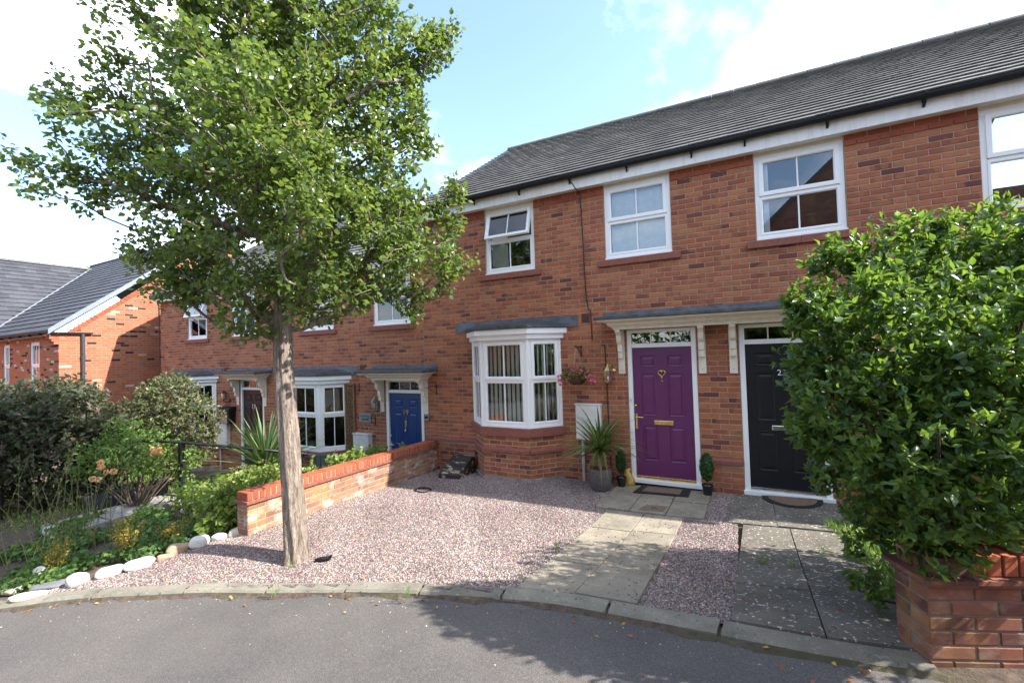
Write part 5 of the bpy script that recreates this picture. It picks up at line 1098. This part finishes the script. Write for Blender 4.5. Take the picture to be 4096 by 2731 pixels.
# low painted meter housing at the wall
o = thing('ground_meter_box', 'dark wedge-shaped meter housing with peeling paint on the gravel', 'meter box', (-3.0, -.3, -.15))
zb = -.21; xl, xr = -3.27, -2.84
MB().add([(xl, -.60, zb), (xr, -.60, zb), (xr, -.03, zb), (xl, -.03, zb), (xl, -.60, zb+.15), (xr, -.60, zb+.15), (xr, -.16, zb+.37), (xl, -.16, zb+.37), (xr, -.03, zb+.37), (xl, -.03, zb+.37)], [(0, 3, 2, 1), (0, 1, 5, 4), (4, 5, 6, 7), (7, 6, 8, 9), (1, 2, 8, 6, 5), (3, 0, 4, 7, 9), (2, 3, 9, 8)]).obj('lid', M_peel, o, bevel=.012)
for k in range(3): u = .2+.27*k; y_ = -.6+.44*u; z_ = zb+.15+.22*u; MB().box(xl+.02, xr-.02, y_-.012, y_+.012, z_-.004, z_+.014).obj('lid_rib', M_peel, o, bevel=.004)
MB().box(xl-.015, xr+.015, -.615, -.02, zb-.05, zb+.02).obj('base', M_wicker, o)
MB().tube([(-2.83, -.05, zb+.40), (-2.80, -.06, zb+.44), (-2.78, -.05, zb+.40), (-2.79, -.06, zb+.22), (-2.82, -.09, zb+.14)], .014, 8).obj('pipe', M_black, o, smooth=True)
b = MB(); zr = float(H(-2.98, -1.38))+.02; b.tube([(-2.98+.13*math.cos(a), -1.38+.105*math.sin(a), zr) for a in np.linspace(0, 2*PI, 33)], .011, 8, cap=False); tag(b.obj('drain_ring', M_black, smooth=True), 'black plastic ring lying on the gravel near the bay', 'ring')
# ------------------------------------------------------------------ fittings of the left houses
o = thing('trellis', 'narrow diagonal wooden trellis beside the blue door bay window', 'trellis', (-6.05, -.03, -.2))
tx0, tx1, tz0, tz1 = -6.2, -5.91, -.62, 1.47
for (a, c, d_, e_2) in ((tx0, tx0+.035, tz0, tz1), (tx1-.035, tx1, tz0, tz1)): MB().box(a, c, -.06, -.02, d_, e_2).obj('post', M_wood, o)
for z_ in (tz0, tz1-.03): MB().box(tx0+.036, tx1-.036, -.06, -.02, z_, z_+.03).obj('rail', M_wood, o)
wd_ = tx1-tx0-.07
for sgn, yy in ((1, -.05), (-1, -.036)):
    z_ = tz0-.1
    while z_ < tz1-.05:
        za, zb_ = (z_, z_+wd_) if sgn > 0 else (z_+wd_, z_)
        if min(za, zb_) > tz0 and max(za, zb_) < tz1: MB().hexa([(tx0+.035, yy-.006, za-.012), (tx1-.035, yy-.006, zb_-.012), (tx1-.035, yy+.006, zb_-.012), (tx0+.035, yy+.006, za-.012), (tx0+.035, yy-.006, za+.012), (tx1-.035, yy-.006, zb_+.012), (tx1-.035, yy+.006, zb_+.012), (tx0+.035, yy+.006, za+.012)]).obj('slat', M_wood, o)
        z_ += .085
o = thing('house_plaque', 'grey plaque reading Neharah House on the wall by the blue door', 'plaque', (-5.63, -.01, .73))
MB().prism([(0, 0)]*0 or [(-5.81, -.02), (-5.46, -.02), (-5.46, -.002), (-5.81, -.002)], .635, .825).obj('plate', M_slate, o, bevel=.01)
text_mesh('NEHARAH\nHOUSE', .066, M_numwhite if False else simple('plaque_letter', (.03, .03, .035), .6), 'lettering', o, lambda x, y, z: (-5.635+x, -.0215-z*.3, .735+y), depth=.002, spacing=1.05)
def lamp(label, x, z, mat, cage=True):
    o = thing('wall_lamp', label, 'lamp', (x, -.1, z)); MB().tube([(x+.12, 0, z-.1), (x+.12, -.012, z-.1)], .045, 12).tube([(x+.12, -.012, z-.1), (x+.1, -.06, z-.14), (x, -.1, z-.12), (x, -.1, z-.08)], .010, 6).obj('arm', mat, o)
    MB().lathe([(0, .2), (.012, .195), (.015, .17), (.075, .12), (.07, .112), (0, .112)], (x, -.1, z), 6).obj('lamp_roof', mat, o); MB().lathe([(.062, .112), (.045, -.06)], (x, -.1, z), 6).obj('pane', M_glass, o); MB().lathe([(0, -.09), (.045, -.075), (.047, -.06), (0, -.06)], (x, -.1, z), 6).obj('base', mat, o)
    b = MB()
    for k in range(6): a = PI/3*k; b.tube([(x+.064*math.cos(a), -.1+.064*math.sin(a), z+.115), (x+.047*math.cos(a), -.1+.047*math.sin(a), z-.065)], .005, 4)
    b.obj('cage', mat, o); MB().lathe([(0, .06), (.02, .05), (.024, .01), (0, -.03)], (x, -.1, z), 10).obj('bulb', M_bulb, o, smooth=True)
lamp('black lantern on the wall left of the black door 17', -10.72, 1.08, M_iron); lamp('steel wall lamp on the brickwork left of the blue door', -5.27, 1.0, M_ceramic)
o = thing('mailbox', 'grey and black wall mailbox below the lantern of number 17', 'mailbox', (-10.58, -.1, .6))
MB().add([(-10.78, -.16, .40), (-10.38, -.16, .40), (-10.38, -.002, .40), (-10.78, -.002, .40), (-10.80, -.19, .74), (-10.36, -.19, .74), (-10.36, -.002, .74), (-10.80, -.002, .74)], [(0, 3, 2, 1), (4, 5, 6, 7), (0, 1, 5, 4), (1, 2, 6, 5), (2, 3, 7, 6), (3, 0, 4, 7)]).obj('body', M_black, o); MB().hexa([(-10.77, -.175, .41), (-10.45, -.175, .41), (-10.45, -.15, .41), (-10.77, -.15, .41), (-10.78, -.197, .72), (-10.44, -.197, .72), (-10.44, -.16, .72), (-10.78, -.16, .72)]).obj('front_plate', M_ceramic, o); MB().sweepx([(-.21, .745), (-.19, .80), (-.1, .83), (-.002, .835), (-.002, .745)], -10.82, -10.34).obj('lid', M_black, o)
o = thing('sensor_light', 'small solar sensor box on the wall right of the blue door', 'sensor', (-3.95, -.03, .8)); MB().box(-4.01, -3.89, -.05, -.002, .75, .86).obj('case', M_ceramic, o, bevel=.008); MB().box(-3.995, -3.905, -.054, -.049, .80, .85).obj('solar_panel', M_black, o)
for (x, z, lb) in ((-3.71, 1.38, 'black scroll plant hook on the wall right of the blue door'), (-5.80, 1.40, 'black plant hook on the wall by the top of the trellis'), (-5.35, .70, 'black plant hook on the wall below the steel lamp')):
    b = MB().tube([(x, -.008, z+.09), (x, -.008, z-.11)], .009, 6).tube([(x, -.01, z+.04), (x-.03, -.08, z+.06), (x-.08, -.2, z+.03), (x-.1, -.24, z+.05)], .006, 6).tube([(x, -.01, z-.08), (x-.04, -.09, z-.04), (x-.07, -.16, z+.03)], .005, 6); tag(b.obj('plant_hook', M_iron), lb, 'hook', 'plant hooks on the house with the blue door')
o = thing('garden_chair', 'grey slatted garden chair behind the garden wall under the far bay', 'chair', (-5.5, -1.0, -.75))
zg = -.72; yaw = .35; cC, sC = math.cos(yaw), math.sin(yaw)
def CH(x, y, z): return (-5.5+x*cC-y*sC, -1.0+x*sC+y*cC, zg+z)
for k in range(6): b = MB(); fbox(b, lambda s, d, z: CH(s, d, z), -.3+k*.10, -.22+k*.10, -.22+.0, -.195, .46, .92); b.obj('back_slat', M_bench, o)
for z_ in (.40, .92): b = MB(); fbox(b, lambda s, d, z: CH(s, d, z), -.34, .34, -.23, -.19, z_, z_+.05); b.obj('back_rail', M_bench, o)
for k in range(5): b = MB(); fbox(b, lambda s, d, z: CH(s, d, z), -.33, .33, -.17+k*.09, -.10+k*.09, .40, .42); b.obj('seat_slat', M_bench, o)
for s_ in (-.33, .29):
    for d_ in (-.23, .24): b = MB(); fbox(b, lambda s, d, z: CH(s, d, z), s_, s_+.04, d_, d_+.04, -.05, .62 if d_ > 0 else .40); b.obj('leg', M_bench, o)
    b = MB(); fbox(b, lambda s, d, z: CH(s, d, z), s_-.01, s_+.05, -.22, .30, .62, .65); b.obj('armrest', M_bench, o)

# ------------------------------------------------------------------ boulders along the bed
def boulder_obj(label, x, y, L, W_, Ht, yaw, mat, name='boulder'):
    L, W_, Ht = L*.8, W_*.8, Ht*.76; nu, nv = 22, 14; V = []; sd = random.uniform(0, 50)
    for i in range(nv+1):
        th = PI*i/nv
        for j in range(nu):
            ph = 2*PI*j/nu; d = np.array([math.sin(th)*math.cos(ph), math.sin(th)*math.sin(ph), math.cos(th)]); f = 1+.09*math.sin(2.3*d[0]*2+sd)+.07*math.sin(3.1*d[1]*2+sd*1.7)+.05*math.sin(5*d[2]+3*d[0]+sd*.6)
            s_ = np.sign(d)*np.abs(d)**.8*f; px_, py_, pz_ = s_*np.array([L/2, W_/2, Ht/2]); V.append((x+px_*math.cos(yaw)-py_*math.sin(yaw), y+px_*math.sin(yaw)+py_*math.cos(yaw), float(H(x, y))+Ht*.36+pz_))
    F = [(i*nu+j, (i+1)*nu+j, (i+1)*nu+(j+1) % nu, i*nu+(j+1) % nu) for i in range(nv) for j in range(nu)]
    return tag(link(name, npmesh('boulder', np.array(V), np.array(F), mat, smooth=True)), label, 'stone', 'stones edging the flower bed')
bw, bg_, bt, bs, br_ = boulder('stone_white', (.56, .54, .49)), boulder('stone_greywhite', (.50, .51, .52), .4), boulder('stone_tan', (.34, .23, .15)), boulder('stone_slate', (.13, .14, .145)), boulder('stone_pale', (.52, .48, .38))
for a in [('cream rounded stone against the end of the garden wall', -3.99, -3.66, .22, .15, .16, .9, br_), ('small grey stone half hidden by leaves next to the wall end stone', -4.11, -3.80, .22, .12, .12, .9, bg_), ('white stone next to the tan stone, nearer the wall', -4.16, -3.99, .24, .17, .18, .8, bw), ('tan brown stone between two white ones', -4.27, -4.17, .26, .17, .15, 1.0, bt), ('flat brown stone partly sunk below the tan one', -4.24, -4.30, .20, .12, .08, 1.1, bt), ('long white peanut-shaped stone mid-way along the bed edge', -4.30, -4.50, .32, .15, .15, 1.15, bw), ('oval grey-white veined stone in the bed edge', -4.44, -4.70, .27, .15, .14, 1.1, bg_), ('plump white stone nearest the slate in the bed edge', -4.56, -4.92, .23, .16, .17, 1.1, bw), ('flat dark slate stone lying in the bed edge', -4.84, -5.03, .38, .2, .07, .9, bs), ('long pale grey stone by the kerb', -4.74, -5.22, .36, .15, .09, .9, br_), ('cream flat stone at the left edge of the bed', -5.15, -5.22, .22, .14, .09, .5, br_), ('jagged white stone standing among the leaves of the bed', -5.28, -4.98, .2, .11, .2, .5, bw), ('small round grey stone beside the trough path', -6.35, -3.1, .15, .13, .13, .3, bg_), ('round grey stone at the left of the flagstone path', -7.3, -4.35, .2, .17, .17, .3, bg_)]: boulder_obj(*a)

# ------------------------------------------------------------------ left garden
gp = tag(MB().box(-7.0, -6.9, -3.5, -3.4, -.6, -.55).obj('garden_path', M_concl), kind='structure')
for k in range(4):
    y0 = -4.35+k*.52; q = [(-7.75+k*.02, y0), (-6.85-k*.05, y0+.02), (-6.87-k*.05, y0+.51), (-7.75+k*.02, y0+.51)]; slab(gp, q, M_concl, .06, .1)
o = thing('planter_trough', 'dark grey rectangular planter trough on the left garden path', 'planter', (-8.0, -3.2, -.3))
A_, B_ = np.array([-8.15, -3.72]), np.array([-7.72, -2.72]); e1_ = (B_-A_)/np.linalg.norm(B_-A_); n1_ = np.array([-e1_[1], e1_[0]]); LL = np.linalg.norm(B_-A_)
def TF_(s, d, z): p = A_+e1_*s+n1_*d; return (p[0], p[1], z)
zt_ = float(H(-8, -3.2)); 
for (a, c, d_, e2) in ((0, LL, 0, .03), (0, LL, .42, .45), (0, .03, .03, .42), (LL-.03, LL, .03, .42)): b = MB(); fbox(b, TF_, a, c, d_, e2, zt_-.05, zt_+.24); b.obj('side_panel', M_dgrey, o, bevel=.004)
b = MB(); fbox(b, TF_, .03, LL-.03, .03, .42, zt_-.05, zt_+.17); b.obj('potting_soil', M_soil, o)
P = np.array([TF_(random.uniform(.1, LL-.1), random.uniform(.1, .35), zt_+.17) for _ in range(60)]); leaves('seedling', P, RNG.normal(size=P.shape)*.4+np.array([0, 0, 1]), .12, M_cover_leaf, o, (LEAFN, LF))
# handrail with scroll
o = thing('handrail', 'black wrought iron handrail with scrolled end in the left garden', 'railing', (-7.3, -2.7, -.35))
sc = [(-7.86+.10*math.cos(a)*(1-.0*a)-.0, -3.10+.0*a, .60+.10*math.sin(a)) for a in np.linspace(PI*1.5, PI*.5, 10)]
b = MB().tube(sc+[(-7.6, -2.95, .695), (-7.25, -2.72, .64), (-6.6, -2.2, .50), (-5.6, -1.45, .28)], .028, 8); b.obj('rail', M_iron, o, smooth=True)
MB().box(-7.29, -7.21, -2.76, -2.68, -.5, .635).obj('post', M_iron, o); MB().box(-5.70, -5.66, -1.52, -1.48, -.8, .30).obj('post', M_iron, o)
# shrubs
dk, _ = shrub('dark_shrub', 'large dark purplish green shrub at the left edge of the garden', [(-9.6, -4.2, .95, .85), (-9.2, -3.55, 1.05, .75), (-10.4, -4.3, .9, .9), (-9.1, -3.7, .4, .75), (-9.9, -4.6, .3, .8), (-8.9, -3.3, .75, .5), (-8.95, -3.25, .2, .45), (-10.0, -3.5, 1.2, .7), (-10.9, -4.6, .7, .9)], 30000, .095, M_darkleaf, (-9.4, -3.9, -.45), up=.05, nst=30)
vr, _ = shrub('variegated_climber', 'rounded climber with cream flecked leaves in front of number 17', [(-8.95, -2.15, 1.15, .68), (-8.5, -1.9, .85, .55), (-9.4, -2.4, .9, .55), (-8.55, -1.85, .35, .42), (-8.9, -2.1, 1.45, .45), (-9.2, -2.3, .5, .35)], 12000, .065, M_varleaf, (-8.95, -2.15, -.5), up=.1, nst=26)
for q in ((-8.5, -2.0), (-9.3, -2.45), (-8.75, -2.4)): MB().tube([(q[0], q[1], -.6), (q[0], q[1], 1.5)], .014, 6).obj('support_pole', M_iron, vr)
for q in ((-8.55, -3.55), (-9.3, -4.35), (-8.95, -3.0)): MB().tube([(q[0], q[1], -.6), (q[0], q[1], 1.3)], .014, 6).obj('support_pole', M_iron, dk)
rs_, RC = shrub('rose_bush', 'light green rose bush with peach flowers in the left garden', [(-7.9, -3.3, .52, .42), (-7.7, -2.95, .62, .38), (-8.2, -3.55, .45, .4), (-7.35, -3.2, .35, .30), (-8.3, -2.8, .25, .4), (-8.4, -3.1, .8, .35), (-7.4, -2.65, .3, .35), (-6.6, -3.0, -.05, .25)], 7500, .058, M_roseleaf, (-7.3, -3.35, -.4), up=.3, nst=34, stem=.011, shell=.2, nodes=5)
for (c, n, s_) in (((-7.2, -3.14, .58), 5, .045), ((-7.15, -3.8, .47), 4, .042), ((-7.1, -3.85, .36), 3, .04)):
    for k in range(n):
        p = np.array(c)+RNG.normal(0, .06, 3)*np.array([1, 1, .7]); d = unit(RNG.normal(size=(44, 3))); leaves('flower', p+d*s_*.55, d+RNG.normal(size=d.shape)*.5, .03, M_peach, rs_, (DIA*np.array([1.7, 1, 1.5]), DF), nrm=d)
o = thing('yucca', 'spiky green yucca behind the tree trunk', 'yucca', (-6.45, -1.72, -.45)); blades('foliage', (-6.45, -1.72, .0), 150, 1.15, .062, .1, 1.5, .3, M_yucca, o, 6); MB().tube([(-6.45, -1.72, -.6), (-6.45, -1.72, -.05)], [.07, .05], 9).obj('stem', M_bark, o)
hy, HC = shrub('climbing_hydrangea', 'yellow green climbing hydrangea spilling over the end of the garden wall', [(-4.35, -3.35, .30, .26), (-4.2, -2.95, .42, .24), (-4.6, -3.5, .12, .3), (-4.9, -3.4, .0, .34), (-4.25, -3.62, .1, .2), (-5.2, -3.2, .05, .35), (-4.5, -2.9, .3, .3), (-4.4, -3.75, -.02, .17), (-5.6, -3.2, -.05, .3), (-4.1, -2.5, .40, .16), (-5.0, -2.8, .2, .3), (-6.0, -3.1, -.05, .3), (-5.5, -2.7, .1, .3)], 6600, .062, M_hydleaf, (-4.5, -3.3, -.2), tmpl=(LEAF*np.array([1.15, 1, 1]), LF), up=.5, nst=24, shell=.3, nodes=5)
P = HC[RNG.choice(len(HC), 70)]+np.array([0, 0, .05]); P = np.repeat(P, 26, 0)+RNG.normal(0, .035, (70*26, 3))*np.array([1, 1, .35]); leaves('seed_head', P, RNG.normal(size=P.shape)*.5+np.array([0, 0, .8]), .022, M_seed, hy, (DIA, DF))
hb, HB = shrub('wall_hedge', 'row of yellow green creeper leaves along the back of the garden wall', [(-4.15, -2.0, .42, .15), (-4.2, -1.6, .38, .17), (-4.3, -1.2, .30, .2), (-4.4, -1.8, .25, .25), (-4.15, -1.05, .36, .13), (-4.12, -.55, .33, .09), (-4.5, -.9, .2, .25)], 1700, .062, M_hydleaf, (-4.3, -1.4, -.5), tmpl=(LEAF*np.array([1.15, 1, 1]), LF), up=.8, nst=14, shell=.3, nodes=5)
P = HB[RNG.choice(len(HB), 26)]+np.array([0, 0, .05]); P = np.repeat(P, 24, 0)+RNG.normal(0, .03, (26*24, 3))*np.array([1, 1, .35]); leaves('seed_head', P, RNG.normal(size=P.shape)*.5+np.array([0, 0, .8]), .02, M_seed, hb, (DIA, DF))
for lb, x, y, h_, r_, n in (('largest golden leaved dwarf shrub behind the long white stone', -4.93, -4.38, .42, .17, 900), ('thin golden dwarf shrub at left behind the plump white stone', -5.22, -4.88, .36, .15, 480), ('small golden dwarf shrub near the tan stone', -4.72, -4.0, .26, .11, 520)):
    z0 = float(H(x, y)); o = thing('golden_shrub', lb, 'shrub', (x, y, z0), 'golden dwarf shrubs in the bed'); ns = 22; tips = np.stack([x+RNG.normal(0, r_*.6, ns), y+RNG.normal(0, r_*.6, ns), z0+h_*RNG.uniform(.6, 1.05, ns)], -1); stems('stem', [([(x+random.gauss(0, .02), y+random.gauss(0, .02), z0-.02), tuple((np.array([x, y, z0])+t)/2+RNG.normal(0, .012, 3)), tuple(t)], [.005, .004, .002]) for t in tips], M_drystem, o)
    u = RNG.random(n)**.6; k = RNG.integers(ns, size=n); P = np.array([x, y, z0])+(tips[k]-np.array([x, y, z0]))*(.3+.72*u[:, None])+RNG.normal(0, .014, (n, 3)); leaves('foliage', P, RNG.normal(size=P.shape)+np.array([0, 0, .6]), .027, M_goldleaf, o, (LEAFN, LF))
# tall dry stems on the left
o = thing('stem_clump', 'tangle of tall bare reddish stems at the left of the flower bed', 'plant', (-6.2, -4.6, -.3)); sg = []
for k in range(55):
    x, y = random.uniform(-6.9, -5.5), random.uniform(-5.2, -4.1); h_ = random.uniform(.35, 1.05) if random.random() < .85 else 1.35; z0 = float(H(x, y)); lx_, ly_ = random.gauss(0, .4), random.gauss(0, .25)
    sg.append(([(x, y, z0-.03), (x+lx_*.35, y+ly_*.35, z0+h_*.5), (x+lx_, y+ly_, z0+h_)], [.004, .0032, .0015]))
stems('stem', sg, M_drystem, o, 5)
P = np.array([np.array(s_[0][2])*u+np.array(s_[0][1])*(1-u) for s_ in sg for u in np.random.rand(6)]); leaves('foliage', P, RNG.normal(size=P.shape), .035, M_varleaf, o, (LEAFN, LF))
# ground cover, lawn and weeds: uncountable
def cover(name, label, cat, n, fx, fy, mask, size, mat, tmpl, up=1.0, zoff=.02, spread=.06, kind='stuff'):
    P = np.stack([RNG.uniform(*fx, n), RNG.uniform(*fy, n)], -1); P = P[mask(P[:, 0], P[:, 1])]; Z = H(P[:, 0], P[:, 1])+zoff+RNG.random(len(P))*spread; P = np.c_[P, Z]
    o = leaves(name, P, RNG.normal(size=P.shape)*.8+np.array([0, 0, up]), size, mat, None, tmpl); tag(o, label, cat, kind=kind); return o
ns2 = lambda x, y: np.sin(x*3.1+1.3*np.sin(y*2.3))+np.cos(y*4.1+x*1.7)
cover('ground_cover', 'low green leaves covering the soil of the left flower bed', 'ground cover', 15000, (-7.5, -4.1), (-5.6, -3.3), lambda x, y: (y > yk(x)+.15) & (x < xb(y)-.16) & (ns2(x*1.5, y*1.5) > -.35) , .05, M_cover_leaf, (LEAF*np.array([1.2, 1, 1]), LF), .35, .01, .09)
cover('lawn', 'bright green grass in the sunlit left garden', 'grass', 26000, (-13, -4.6), (-3.0, -.8), lambda x, y: (x < -4.6) & (ns2(x, y) > -1.1), .07, M_grass, (DIA*np.array([.22, 1, 1]), DF), 1.3, 0, .0)
cover('front_lawn', 'grass of the far left garden beyond the dark shrub', 'grass', 16000, (-15, -8), (-9, -3.2), lambda x, y: (y > yk(x)+.2), .08, M_grass, (DIA*np.array([.25, 1, 1]), DF), 1.3, 0, .0)
cover('path_weeds', 'bright green grass and weeds beside the dark paving under the laurel bush', 'grass', 5200, (2.2, 3.0), (-3.2, -.9), lambda x, y: (x > 2.36+.05*np.sin(y*7)), .085, M_grass, (DIA*np.array([.25, 1, 1]), DF), 1.1, 0, .01)
# tufts in the joints
def tuft(lb, x, y, n, L, mat=M_grass):
    o = thing('weed_tuft', lb, 'weed', (x, y, float(H(x, y))), 'weeds in the paving joints'); blades('blade', (x, y, float(H(x, y))+.01), n, L, .005, .5, 1.5, .6, mat, o, 3); return o
for lb, x, y, n, L in (('small weed tuft at the left edge of the buff path', -.19, -2.72, 30, .07), ('small weed at the kerb end of the buff path', -.22, -3.5, 22, .06), ('grass tuft in the joint of the dark paving near the half round mat', 2.33, -1.15, 40, .13), ('grass tuft on the dark paving below the drain cover joint', 2.13, -2.0, 26, .1), ('dry grass tuft in the cross joint of the dark paving', 1.62, -2.5, 40, .11), ('dry grass tuft at the right end of that cross joint', 1.83, -2.53, 30, .09), ('little weed in the middle joint of the buff path', .27, -3.1, 16, .04), ('weed on the slab by the left topiary', -.08, -.45, 14, .05), ('weed sprout against the kerb face below the gravel', -1.0, -4.03, 24, .07), ('weed sprout against the kerb in front of the tree', -2.3, -4.32, 18, .09), ('weed sprout by the foot of the tree trunk', -2.62, -3.93, 22, .08)): tuft(lb, x, y, n, L)
# fallen leaves
n = 420; P = np.stack([RNG.uniform(-5, 3, n), RNG.uniform(-5.2, 0, n)], -1); ok = (P[:, 1] > yk(P[:, 0])-.0) & (P[:, 0] > -3.7); P = P[ok]; Wt = RNG.random(len(P)) < .22; near = (np.abs(P[:, 1]) < .25) | (P[:, 0] < -3.3); P = P[Wt | near]
Q = np.stack([RNG.uniform(-5, 2.2, 40), np.zeros(40)], -1); Q[:, 1] = yk(Q[:, 0])-.15-RNG.exponential(.06, 40)
G = np.array([(.95, -4.35), (1.75, -4.15), (.75, -4.9), (1.35, -3.0), (.98, -2.75), (.62, -4.05), (1.45, -3.2), (2.0, -3.35)]); P3 = np.r_[np.c_[P, H(P[:, 0], P[:, 1])+.034], np.c_[Q, [ROADZ(*p)+.012 for p in Q]], np.c_[G, [(ROADZ(*p) if p[1] < yk(p[0]) else float(H(*p))+.02)+.012 for p in G]]]
tag(leaves('leaf_litter', P3, RNG.normal(size=P3.shape)*np.array([1, 1, .2]), .038, M_litter, None, (LEAFN, LF), nrm=RNG.normal(size=P3.shape)*.3+np.array([0, 0, 1])), 'fallen brown and yellow leaves on gravel, paving and road', 'leaves', kind='stuff')
